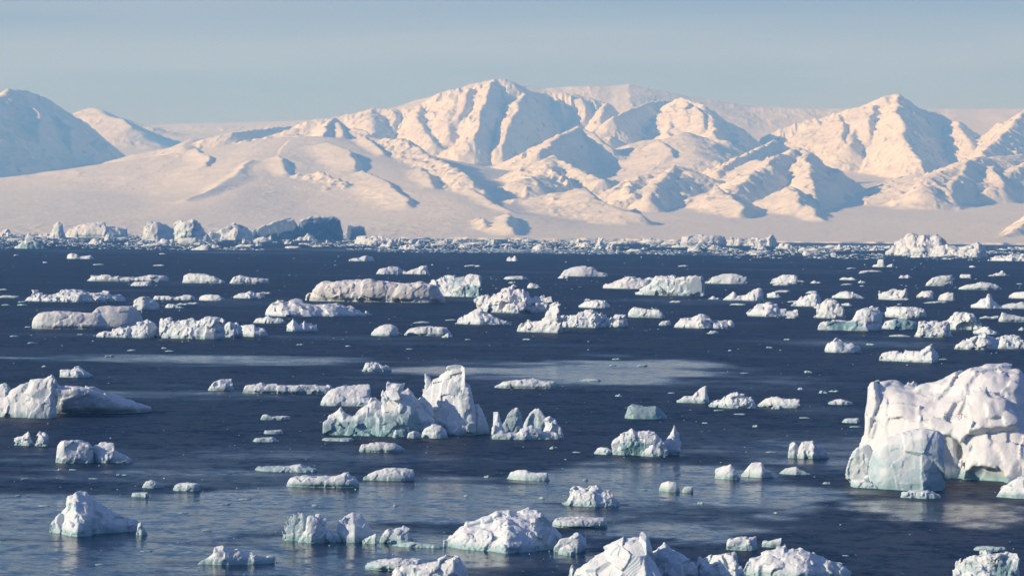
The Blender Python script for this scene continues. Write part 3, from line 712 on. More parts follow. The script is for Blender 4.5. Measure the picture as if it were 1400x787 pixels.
    berg('iceberg', 741, 420, 'broken fan of ice with a see through pale left lobe', [
        ('ice_fan', 739, '385,730 386,710 391,703 400,701 414,700 418,708 420,725 417,738', dict(style='ridge', dr=.3, rough=.4, blue=1.0, teal=((402, 720, 22, 20, .4),), label='translucent grey green lobe')),
        ('ice_body', 742, '408,738 418,725 419,704 424,702 436,703 440,710 447,710 450,725 456,738', dict(style='crag', dr=.6, rough=.5)),
        ('ice_bridge', 741, '440,738 446,728 455,726 462,730 468,738', dict(style='dome', dr=.5, blue=.8)),
    ])
    ice('iceberg', 742, '461,738 462,715 468,708 476,702 486,699 496,701 503,708 509,722 514,737', 'leaning white slab with a blue right face beside the broken fan of ice', style='ridge', dr=1.0, rough=.5, lean=.1, blue=.6, yaw=.2)
    ice('ice_chunk', 743, '494,740 500,735 508,731 514,728 516,740', 'small white wedge at the foot of the leaning slab', style='crag', rough=.5)
    ice('ice_chunk', 743, '519,740 521,730 528,726 536,722 550,720 560,724 566,733 568,740', 'grey rounded lump right of the leaning slab', style='crag', blue=.7)
    ice('ice_floe', 748, '538,747 546,742 565,740 590,742 606,745 606,747', 'thin flat floe reaching toward the big bottom blue white iceberg')
    ice('ice_floe', 780, '499,776 504,769 520,765 545,762 575,763 580,772', 'flat white floe joining the iceberg cut off at the bottom edge', style='slab', dr=.6)
    ice('iceberg', 803, '533,790 540,775 560,772 585,768 600,766 609,761 620,758 627,764 636,775 645,795', 'iceberg cut off by the bottom edge with a dark shaded right side', style='crag', rough=.7, pink=.2)
    berg('iceberg', 757, 705, 'broad crumbly blue white iceberg near the bottom middle', [
        ('ice_body', 757, '609,750 611,740 620,730 634,718 650,716 666,711 680,702 690,697 702,699 716,698 730,700 738,707 750,717 762,727 770,738 776,752', dict(style='crag', dr=.9, rough=.75, crest=.6, front=-.2, blue=.9, teal=((742, 738, 10, 8, .45),), res=.65)),
        ('ice_spur', 755, '756,752 764,738 778,734 790,727 798,734 801,742 800,752', dict(style='crag', dr=.7, rough=.7, blue=.7)),
        ('ice_boulder', 759, '763,757 766,748 776,744 786,745 788,757', dict(style='dome', dr=.7)),
    ])
    ice('iceberg', 693, '766,688 778,680 780,668 790,666 802,668 815,664 822,670 834,671 840,680 848,687', 'compact crumbly white lump above the broad blue white iceberg', style='crag', rough=.8)
    ice('ice_floe', 722, '754,716 760,708 790,706 826,707 831,712 831,720', 'flat pinkish floe between two lumps near the bottom middle', style='slab', dr=.8, pink=.5)
    berg('iceberg', 805, 868, 'large pale blue iceberg peaked at the bottom edge right of the middle', [
        ('ice_body', 805, '778,795 784,777 800,768 820,757 840,743 853,735 865,731 884,731 889,740 893,752 905,775 915,795', dict(style='crag', dr=.9, rough=.55, crest=.55, front=-.2, blue=.7, res=.65)),
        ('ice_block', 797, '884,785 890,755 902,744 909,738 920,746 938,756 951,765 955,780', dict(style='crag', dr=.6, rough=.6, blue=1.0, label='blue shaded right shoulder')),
    ])
    ice('iceberg', 797, '953,785 957,762 968,757 980,760 990,759 1003,757 1012,769 1018,786', 'small grey blue lump tucked beside the large pale blue iceberg', style='crag', rough=.9, blue=.8)
    ice('iceberg', 793, '1016,778 1020,767 1036,762 1050,754 1075,750 1091,750 1106,753 1116,763 1136,767 1151,773 1163,787', 'wide white hummocky iceberg along the bottom edge right of the middle', style='crag', rough=.75, front=-.3)
    ice('ice_chunk', 752, '993,749 995,737 1005,734 1033,733 1036,740 1034,750', 'squarish chunk above the wide hummocky iceberg at the bottom', style='block', dr=.5)
    ice('ice_floe', 748, '1041,746 1043,740 1058,737 1075,732 1084,732 1080,738 1068,745', 'slanting floe right of the squarish chunk near the bottom', style='slab', dr=.4)
    berg('iceberg', 800, 1350, 'iceberg at the bottom right corner with a turquoise face and white rim', [
        ('ice_body', 800, '1305,792 1308,772 1316,763 1330,757 1346,755 1358,759 1375,758 1388,758 1390,775 1393,795', dict(style='crag', dr=.6, rough=.6, teal=((1372, 785, 18, 20, .9), (1330, 778, 12, 9, .5)), blue=.6, res=.65)),
    ])
    ice('ice_floe', 753, '1331,751 1338,746 1355,746 1374,747 1376,751', 'thin slab floating just above the bottom right turquoise iceberg', style='slab', dr=.5)
    ice('iceberg', 772, '269,768 284,761 292,755 293,748 305,746 316,752 326,752 340,758 347,755 352,760 375,761 377,769', 'low white floe with a small block on its left end near the bottom left', style='dome', dr=.4, rough=.7, pink=.3)
    berg('iceberg', 623, 872, 'humped iceberg with a sea green hollow under a white arch', [
        ('ice_arch', 623, '836,620 838,602 850,593 860,590 862,586 868,591 885,588 895,592 902,598 909,607 914,620', dict(style='crag', dr=.5, rough=.45, cuts=((866, 622, 18, 17, .3),), teal=((868, 616, 24, 16, 1.0),), res=.65)),
        ('ice_foot', 624, '876,621 882,613 893,607 903,613 908,621', dict(style='crag', dr=.5, rough=.5)),
    ])
    ice('iceberg', 622, '902,618 906,606 915,596 919,590 922,580 926,590 934,598 932,612 930,619', 'sharp pointed ice block right of the humped arch iceberg', style='crag', rough=.45, dr=.7)
    ice('ice_chunk', 621, '811,619 818,612 830,611 838,616 838,620', 'low lump left of the humped arch iceberg')
    ice('ice_chunk', 655, '976,652 979,641 990,637 998,633 1003,639 1012,650', 'rounded chunk with a small peak, left of a pair', style='smooth')
    ice('ice_chunk', 653, '1012,650 1020,641 1028,633 1041,631 1046,640 1058,648 1061,652', 'white peaked chunk with a blue right side, middle of three', style='ridge', rough=.6)
    ice('ice_chunk', 649, '1064,647 1074,640 1088,637 1094,642 1108,646', 'small smooth white wedge, rightmost of three', style='ridge', rough=.5)
    berg('iceberg', 626, 1105, 'cluster of short white ice posts left of the massive iceberg', [
        ('ice_post', 626, '1077,624 1079,604 1086,602 1091,608 1094,624', dict(style='crag', dr=.8, rough=.5)),
        ('ice_body', 627, '1089,624 1094,610 1100,602 1112,601 1116,612 1128,612 1134,624', dict(style='crag', dr=.6, rough=.6, pink=.2)),
    ])
    ice('ice_chunk', 672, '900,669 904,660 914,657 924,659 928,665 930,670', 'rounded cream coloured chunk in calm water', style='smooth', pink=.6)
    ice('ice_chunk', 673, '932,671 936,665 947,664 949,671', 'little notched chunk right of the cream rounded chunk')
    ice('ice_floe', 657, '693,655 698,646 707,643 718,642 728,646 748,645 752,655', 'smooth white pillow shaped floe in two lobes', style='smooth', dr=.7)
    ice('ice_floe', 657, '496,652 510,645 525,640 552,639 572,643 566,652', 'smooth tilted floe below the castle shaped iceberg', style='dome', dr=.35, rough=.5)
    ice('ice_floe', 666, '391,662 398,653 415,650 450,651 466,648 476,644 482,651 491,662', 'long white floe with a raised right end', style='slab', dr=.3)
    ice('ice_floe', 645, '350,643 353,638 394,637 407,634 416,637 434,640 434,643', 'long thin flat floe left of the middle', style='floe')
    ice('ice_floe', 618, '491,614 495,607 520,604 540,606 553,613', 'pinkish crumbly floe under the green wall of the castle shaped iceberg', style='slab', dr=.4, pink=.5)
    ice('ice_floe', 555, '439,548 448,536 461,529 490,526 516,525 522,530 506,542', 'tilted sheet of crusted snow behind the castle shaped iceberg', style='slab', dr=.35, front=-.8)
    ice('ice_chunk', 508, '496,504 499,496 510,494 520,498 530,499 536,505', 'small dark edged lump alone above the castle shaped iceberg', style='crag')
    ice('ice_chunk', 633, '77,630 80,610 88,602 105,603 120,603 126,609 128,631', 'squat white block under the left edge wedge iceberg', style='block', dr=.6, rough=.7)
    ice('ice_chunk', 633, '127,630 130,606 145,605 156,606 155,614 165,620 180,629', 'white block with a low blue tail touching the squat block', style='crag', rough=.6, blue=.6)
    ice('ice_chunk', 609, '17,607 20,599 30,596 38,591 43,598 43,607', 'small chunk with a raised right corner near the left edge', style='crag')
    ice('ice_chunk', 610, '46,607 49,595 55,590 60,588 66,592 67,605', 'upright rounded chunk, right of a pair near the left edge', style='crag')
    ice('ice_floe', 516, '81,514 83,505 96,505 105,501 112,504 120,509 127,513', 'small floe in open water above the left edge wedge iceberg', style='dome')
    ice('ice_floe', 534, '284,531 292,522 305,518 320,518 328,525 318,532', 'small bright floe at the left end of a row', style='dome', dr=.5)
    ice('ice_floe', 538, '330,536 336,528 350,526 358,523 365,526 400,526 453,527 454,534', 'long low white floe in the middle of a row', style='slab', dr=.25)
    ice('ice_floe', 531, '676,528 690,521 712,518 726,517 740,520 759,520 760,528', 'flat bright floe in the pale calm slick', style='slab', dr=.35)
    ice('iceberg', 573, '854,568 858,556 864,553 880,555 897,555 906,563 914,571', 'low sea green chunk of clear ice', style='dome', rough=.5, blue=1.0, teal=((882, 565, 40, 18, .8),))
    ice('iceberg', 551, '925,548 935,543 948,540 956,531 965,528 967,540 971,548', 'small white peak leaning right, left end of a broken row', style='crag', rough=.5)
    ice('ice_chunk', 558, '967,551 985,548 992,540 1000,537 1016,539 1031,543 1034,555', 'crumbly lump in the middle of the broken row', style='crag')
    ice('ice_floe', 557, '1035,555 1046,546 1060,542 1075,545 1093,545 1094,553', 'low bright floe at the right end of the broken row', style='dome', dr=.4)
    ice('ice_floe', 553, '1131,551 1140,547 1150,545 1166,549 1166,552', 'thin floe left of the massive iceberg, upper of two', style='floe')
    ice('ice_floe', 578, '1151,577 1155,572 1174,571 1176,577', 'thin floe touching the left side of the massive iceberg', style='floe')
    ice('ice_floe', 671, '236,669 240,661 258,659 272,660 273,668', 'small flat floe in pale water at lower left', style='floe')
    ice('ice_floe', 667, '194,665 200,657 208,656 225,663', 'tiny arched floe upper left of a flat one', style='dome')
    ice('ice_floe', 679, '180,678 181,673 202,672 203,678', 'tiny rectangular floe at lower left', style='floe')
    ice('ice_floe', 574, '356,573 359,567 366,566 372,569 396,568 397,573', 'thin floe with a bump on its left end', style='slab', dr=.3)
    ice('ice_floe', 593, '361,592 363,588 386,587 387,592', 'thin straight floe, upper of two stacked strips', style='floe')
    ice('ice_floe', 604, '346,602 349,598 372,597 381,602', 'thin straight floe, lower of two stacked strips', style='floe')

def middle_ice():
    ice('iceberg', 482, '1128,479 1130,470 1136,465 1143,457 1150,462 1153,467 1165,466 1174,468 1178,478', 'small white chunk with a left peak in open water', style='crag', rough=.6)
    ice('iceberg', 495, '1203,492 1205,481 1220,479 1245,476 1258,475 1265,470 1272,464 1276,473 1282,482 1282,493', 'low white floe rising to a peak at its right end', style='crag', rough=.6)
    ice('iceberg', 478, '1306,475 1311,468 1318,460 1330,457 1345,452 1355,455 1363,461 1364,475', 'crumbly white iceberg near the right edge above the massive one', style='crag')
    ice('iceberg', 477, '1359,474 1364,458 1372,453 1385,455 1395,456 1400,464 1412,473', 'bluish crumbly iceberg touching the right edge', style='crag', blue=1.0)
    ice('ice_chunk', 457, '1330,455 1340,445 1350,443 1358,450 1366,456', 'loose rubble of ice behind the crumbly right icebergs', style='crag')
    ice('iceberg', 461, '1249,458 1256,452 1258,440 1255,436 1275,435 1297,436 1297,450 1304,459', 'cream block with a dark notch at its waterline, right of the turquoise iceberg', style='block', rough=1.2, pink=.4)
    ice('iceberg', 451, '1286,440 1300,428 1310,423 1326,419 1333,425 1335,436 1342,442 1345,450', 'arched iceberg with a dark shaded hollow facing the camera near the right', style='crag', cuts=((1322, 448, 18, 9, .5),))
    ice('iceberg', 422, '1328,416 1336,413 1341,406 1349,404 1350,397 1354,398 1357,408 1366,416 1385,413 1395,410 1410,411 1412,420', 'low iceberg with a thin chimney of ice near the right edge', style='crag', rough=.35)
    ice('ice_floe', 440, '1366,437 1370,427 1380,430 1396,433 1410,434 1410,439', 'wedge shaped floe at the right edge below the chimney iceberg', style='slab', dr=.4)
    ice('ice_chunk', 408, '1379,405 1385,399 1395,396 1408,396 1412,405', 'rounded chunk at the right edge above the chimney iceberg')
    ice('ice_floe', 396, '1311,394 1325,389 1340,386 1355,387 1369,393', 'lens shaped thin floe toward the right', style='slab', dr=.4)
    ice('ice_floe', 380, '1312,379 1314,375 1327,375 1328,379', 'small rectangular floe above the lens shaped floe', style='floe')
    ice('iceberg', 391, '1266,388 1275,380 1285,377 1300,376 1308,381 1314,386 1302,390', 'tilted plate of ice above a row of three pink lumps', style='slab', dr=.4, pink=.3)
    ice('ice_chunk', 410, '1201,408 1202,396 1212,393 1226,392 1235,393 1244,389 1252,391 1255,400 1240,408', 'double lump with a raised right knob, leftmost of three', style='crag', pink=.3)
    ice('ice_chunk', 410, '1253,402 1260,395 1268,393 1280,397 1283,404 1275,409', 'pinkish round lump, middle of three', style='dome', pink=.6)
    ice('ice_chunk', 411, '1281,409 1285,402 1295,397 1305,398 1304,408', 'pinkish slanted lump, rightmost of three', style='dome', pink=.6)
    ice('iceberg', 434, '1210,430 1213,418 1225,416 1240,416 1252,417 1263,420 1266,430', 'white flat topped block behind the turquoise iceberg', style='block', rough=1.0)
    ice('iceberg', 450, '1206,447 1210,437 1220,433 1240,434 1254,437 1256,448', 'turquoise low iceberg with a thin white crest', style='dome', blue=1.0, teal=((1236, 446, 22, 12, .9),))
    berg('iceberg', 453, 1160, 'green and white tabular iceberg standing on two white pillars', [
        ('ice_body', 452, '1118,450 1121,441 1131,437 1150,441 1165,436 1172,426 1182,421 1200,420 1206,428 1205,448', dict(style='crag', dr=.5, rough=.6, blue=.6, teal=((1155, 447, 26, 10, 1.0),))),
    ])
    ice('iceberg', 435, '1113,433 1117,424 1118,412 1125,405 1131,402 1143,405 1150,412 1156,417 1162,422 1156,432', 'pink tinged conical iceberg behind the two pillar iceberg', style='crag', pink=.6, rough=.8)
    ice('ice_floe', 408, '1137,404 1150,397 1160,395 1172,400 1181,406', 'thin bluish arch of ice behind the pink conical iceberg', style='dome', blue=.7)
    ice('iceberg', 419, '1080,417 1090,410 1100,402 1115,401 1123,405 1124,417', 'blue grey shaded wedge left of the pink conical iceberg', style='ridge', blue=1.0)
    ice('iceberg', 433, '1022,426 1030,418 1038,412 1050,410 1062,411 1062,420 1080,421 1102,423 1092,431', 'white stepped iceberg with a high left end', style='crag', rough=.8)
    ice('ice_chunk', 407, '1048,404 1052,398 1060,397 1069,405', 'tiny chunk right of a double peaked iceberg')
    ice('iceberg', 411, '988,408 997,402 1002,395 1008,402 1020,402 1028,394 1036,389 1047,391 1046,400 1043,409', 'double peaked white iceberg with a blue saddle', style='crag', rough=.5)
    ice('ice_floe', 388, '1052,386 1058,378 1070,373 1086,373 1104,378 1090,385', 'bright tilted floe with a pointed right tip', style='dome', dr=.4)
    ice('iceberg', 449, '920,442 930,434 940,432 950,428 958,425 971,428 972,435 980,437 1000,436 1008,442 1006,447', 'cream humped iceberg with a flat grey right end', style='crag', pink=.3, rough=.8)
    ice('ice_chunk', 445, '900,443 905,437 915,436 918,443', 'tiny chunk between two rows left of the cream humped iceberg')
    ice('ice_floe', 434, '859,425 867,420 880,422 900,423 906,428 909,433', 'low teal tinged floe above the tiny chunk', style='slab', dr=.4, blue=.8)
    berg('iceberg', 404, 930, 'wide grey blue textured block with a thin white tongue sticking out to the right', [
        ('ice_block', 404, '868,400 880,394 890,388 896,378 920,378 950,379 970,380 975,383 970,392 962,401', dict(style='block', dr=.4, rough=1.0, blue=.9, front=.3)),
        ('ice_tongue', 388, '962,386 973,378 985,375 1000,373 1015,376 1023,379', dict(style='ridge', dr=.3, rough=.4)),
    ])
    ice('iceberg', 395, '823,391 828,385 840,383 850,378 865,374 880,377 892,376 900,378 902,388', 'pinkish white mound behind the grey blue textured block', style='dome', pink=.4)
    ice('ice_floe', 378, '766,376 772,369 782,365 800,363 811,366 818,371 832,374', 'bright white dome shaped floe alone in dark water', style='smooth', dr=.4)
    ice('iceberg', 448, '760,445 766,431 780,425 790,425 800,420 812,419 820,424 832,430 833,441', 'broken white and blue iceberg in the middle of the jumble', style='crag')
    ice('iceberg', 447, '824,443 830,437 838,428 850,427 856,424 858,441', 'white sharp cornered chunk right of the jumble', style='crag')
    ice('ice_floe', 421, '790,417 800,410 815,407 828,409 835,415', 'flat floe at the back of the middle jumble', style='dome')
    ice('iceberg', 455, '705,452 715,445 725,436 740,430 748,420 753,407 765,405 786,405 788,412 776,420 766,430 765,449', 'pink tinged iceberg with a long left ramp', style='crag', pink=.5, rough=.7)
    ice('iceberg', 428, '648,404 660,400 672,398 684,395 690,388 698,386 718,387 719,396 726,403 740,401 753,403 752,412 758,422', 'grey pink rubbly iceberg behind the long ramp', style='crag', pink=.5)
    ice('ice_floe', 394, '720,392 726,386 735,389 740,393', 'tiny thin floe behind the grey pink rubbly iceberg', style='floe')
    ice('iceberg', 444, '621,441 628,434 640,430 645,424 656,421 663,427 675,433 690,437 702,443', 'white cone shaped iceberg with a trailing right ridge', style='ridge', rough=.8)
    ice('ice_floe', 459, '506,457 512,449 522,444 535,443 546,448 544,457', 'bright dome shaped floe under the long pink tabular iceberg', style='smooth')
    ice('ice_floe', 459, '553,456 560,449 575,447 595,446 611,447 613,452 620,457', 'flat dark edged floe right of a bright dome', style='slab', dr=.4, pink=.4)
    ice('iceberg', 413, '415,408 417,402 425,398 433,391 441,385 470,385 495,384 500,381 508,380 515,384 540,386 560,388 575,385 590,388 597,390 603,401 609,411', 'long flat topped pinkish tabular iceberg with a dark waterline', style='slab', dr=.35, pink=1.0, rough=.8, front=.25, blue=.1)
    ice('iceberg', 406, '578,392 584,384 592,379 606,373 622,371 640,370 656,371 668,373 676,370 690,373 691,385 680,396 655,404', 'white iceberg with a blue pool and green underside behind the pink tabular one', style='crag', blue=.6, teal=((655, 398, 34, 9, .9), (625, 384, 12, 8, .5)))
    ice('iceberg', 433, '360,430 363,420 370,412 378,406 386,405 391,410 400,407 415,408 430,412 465,413 476,416 490,418 503,426 510,431', 'long low crusty white iceberg left of the pink tabular one', style='crag', rough=.7, pink=.3)
    ice('ice_floe', 375, '514,372 520,365 530,362 545,362 551,370', 'small rounded floe, left of a pair', style='dome')
    ice('ice_floe', 375, '550,371 565,366 577,360 584,359 586,372', 'small floe with a raised right corner, right of a pair', style='crag', rough=.6)
    ice('ice_floe', 357, '476,356 483,351 490,351 500,347 508,350 513,355', 'small notched floe in far dark water left of the middle', style='dome')
    ice('ice_chunk', 357, '692,356 694,351 697,349 700,352 703,348 705,348 707,353 709,356', 'tiny white chunk with two knobs far out in dark water', style='crag', rough=.5)
    ice('ice_floe', 382, '689,381 693,378 715,377 722,381', 'thin straight sliver of ice beside the blue pool iceberg', style='floe')
    berg('iceberg', 451, 120, 'pink domed tabular iceberg at left with a dark undercut', [
        ('ice_body', 450, '45,448 46,435 52,429 62,426 80,425 95,426 112,428 130,427 138,430 150,448', dict(style='slab', dr=.45, pink=.9, rough=.6)),
        ('ice_dome', 449, '118,447 126,428 134,420 150,418 176,418 186,421 193,431 196,446', dict(style='dome', dr=.5, pink=.9, rough=.35, label='smooth pink dome at the right end')),
    ])
    ice('iceberg', 462, '130,459 146,450 165,446 188,441 200,433 211,440 214,460', 'jumble of pale rubble in front of the pink dome', style='crag')
    ice('iceberg', 463, '218,460 219,434 224,431 250,433 266,431 280,429 291,427 303,428 305,436 306,460', 'white blocky ice wall with vertical blue cracks', style='block', rough=1.1, dr=.4)
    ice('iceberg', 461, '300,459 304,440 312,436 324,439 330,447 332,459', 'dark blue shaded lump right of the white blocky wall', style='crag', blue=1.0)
    ice('iceberg', 460, '324,457 328,441 336,440 348,439 349,443 362,446 366,456', 'low iceberg with a white post and dark flat back', style='crag', rough=.5)
    ice('ice_floe', 442, '346,440 350,433 360,433 367,429 373,432 385,434 391,440', 'low white floe with a small bump right of centre left', style='dome')
    ice('ice_chunk', 453, '391,451 393,440 398,436 400,431 404,435 408,442 414,440 416,435 419,440 436,442 434,451', 'chunk with two small pinnacles under the low crusty iceberg', style='crag', rough=.5)
    ice('iceberg', 413, '34,411 38,405 45,402 46,395 56,396 57,400 75,400 86,397 88,394 105,392 116,393 118,397 130,398 138,396 150,398 156,402 170,405', 'long broken white iceberg at left above the pink domed one', style='crag', rough=.8)
    ice('iceberg', 424, '182,420 183,406 188,404 195,401 205,404 216,412 218,420', 'cream rounded block right of the long broken iceberg', style='dome', pink=.3)
    ice('ice_floe', 385, '120,383 125,378 140,376 160,378 190,379 206,376 228,377 230,380', 'long flat floe far out at left', style='slab', dr=.3)
    ice('ice_floe', 391, '178,390 183,386 205,385 207,390', 'short strip of ice under the right end of the long flat floe', style='floe')
    ice('ice_floe', 387, '249,385 251,377 258,374 285,375 300,381 308,385', 'flat bluish floe with a blunt left end', style='slab', dr=.4, blue=.6)
    ice('ice_floe', 388, '315,386 319,379 328,376 345,380 369,382 368,386', 'flat cream floe with a high left end', style='slab', dr=.4)
    ice('ice_floe', 410, '210,408 213,402 225,402 240,406 248,402 260,402 268,408', 'thin wavy floe right of the cream rounded block', style='dome', dr=.3)
    ice('ice_floe', 411, '271,409 275,402 286,400 300,402 308,409', 'small floe with a blue right side', style='dome', blue=.8)
    ice('ice_floe', 408, '318,405 326,400 336,399 342,395 350,398 362,396 368,402 360,407', 'crusty greenish floe under the flat cream floe', style='crag', blue=.7, rough=.7)
    ice('ice_floe', 421, '226,419 230,415 238,416 252,421', 'small sliver trailing under the thin wavy floe', style='floe')
    ice('ice_chunk', 354, '91,353 93,346 97,344 105,346 109,350 123,347 127,351 130,353', 'small chunk with a block at its left end far out at left', style='crag', rough=.5)
    ice('ice_chunk', 342, '261,341 268,338 276,335 285,334 286,341', 'small white chunk with a raised right end far out at left', style='crag', rough=.6)
    ice('iceberg', 365, '1192,364 1194,361 1199,360 1200,352 1208,352 1209,361 1212,364', 'small square ice post on a flat base far out at right', style='block', rough=.5, dr=.6)
    ice('ice_chunk', 365, '1212,364 1215,361 1220,359 1223,364', 'tiny lump right of the square ice post')

def far_ice():
    ice('iceberg', 340, '20,338 28,332 36,327 50,330 60,335 66,340', 'low turquoise floe far out at the left edge', style='dome', blue=1.0, teal=((45, 337, 22, 6, 1.0),))
    ice('iceberg', 326, '65,325 70,316 73,306 80,301 85,305 87,315 90,325', 'bright narrow triangular iceberg on the far shore at left', style='crag', rough=.35)
    ice('iceberg', 325, '87,323 95,313 110,306 121,302 143,301 145,309 155,310 172,312 174,324', 'cream tabular iceberg on the far shore right of the bright triangle', style='block', rough=.7, pink=.3)
    ice('iceberg', 329, '194,327 196,306 200,301 215,300 230,304 241,313 242,327', 'bright white iceberg with a blue recess on the far shore', style='crag', rough=.6)
    ice('iceberg', 330, '240,328 241,303 248,298 252,301 262,298 270,302 273,311 280,315 286,328', 'grey blue crowned iceberg beside the bright one on the far shore', style='crag', blue=1.0)
    ice('iceberg', 328, '282,325 286,315 300,318 306,312 320,303 335,309 346,318 350,326', 'cream heap of ice left of the dark tabular iceberg', style='crag')
    berg('iceberg', 328, 420, 'large dark blue tabular iceberg in shade on the far shore', [
        ('ice_block', 328, '341,326 347,315 358,309 374,302 388,300 401,299 404,305 407,311 410,303 414,300 425,298 440,296 456,296 464,301 468,313 471,326', dict(style='block', dr=.3, rough=.5, blue=.9, front=.7, yaw=.25, shade_tint=.9, prow=0.0)),  # its shaded front is also darkened in the ice colour
    ])
    ice('iceberg', 328, '472,326 474,305 484,308 491,306 498,309 501,322 502,327', 'small dark block right of the large dark tabular iceberg', style='block', rough=.25, blue=.9, front=.25, yaw=.8, shade_tint=.9)
    ice('iceberg', 335, '485,332 487,323 505,321 525,323 547,325 548,333', 'cream flat iceberg just right of the small dark block', style='block', pink=.3)
    ice('iceberg', 327, '755,326 758,311 763,307 775,308 790,312 801,317 806,326', 'grey blue wedge shaped iceberg on the far shore right of the middle', style='block', rough=.4, blue=.9, front=.2, yaw=.7, shade_tint=.5)
    ice('iceberg', 328, '803,326 804,315 820,315 832,318 834,326', 'grey low block touching the grey blue wedge', style='block', blue=.7)
    ice('iceberg', 335, '930,333 932,322 950,320 976,320 990,322 995,333', 'cream tabular iceberg on the far shore toward the right', style='block', pink=.4, rough=.7)
    ice('iceberg', 336, '992,333 1000,323 1020,325 1036,325 1049,324 1053,319 1058,321 1061,334', 'broken cream iceberg with a dark knob at its right end on the far shore', style='crag', pink=.3)
    ice('iceberg', 349, '1211,346 1219,339 1225,328 1235,318 1246,313 1256,316 1266,313 1271,318 1279,315 1286,321 1291,327 1299,338 1302,347', 'large cream mound of ice near the far shore at right', style='crag', pink=.4, rough=.7)
    ice('iceberg', 351, '1270,347 1280,336 1291,332 1310,335 1325,333 1336,326 1346,333 1350,342 1349,349', 'low cream iceberg with a right knob in front of the large cream mound', style='crag', pink=.3, rough=.7)
    ice('iceberg', 357, '1352,356 1360,348 1375,349 1385,344 1400,346 1415,350 1420,356', 'band of broken ice at the right edge near the far shore', style='crag')
    ice('ice_floe', 352, '1243,352 1248,349 1258,349 1262,352', 'tiny white floe at the foot of the large cream mound', style='floe')
    ice('ice_floe', 333, '242,332 245,326 268,325 271,332', 'flat pinkish floe before the grey blue crowned iceberg', style='slab', dr=.5, pink=.6)

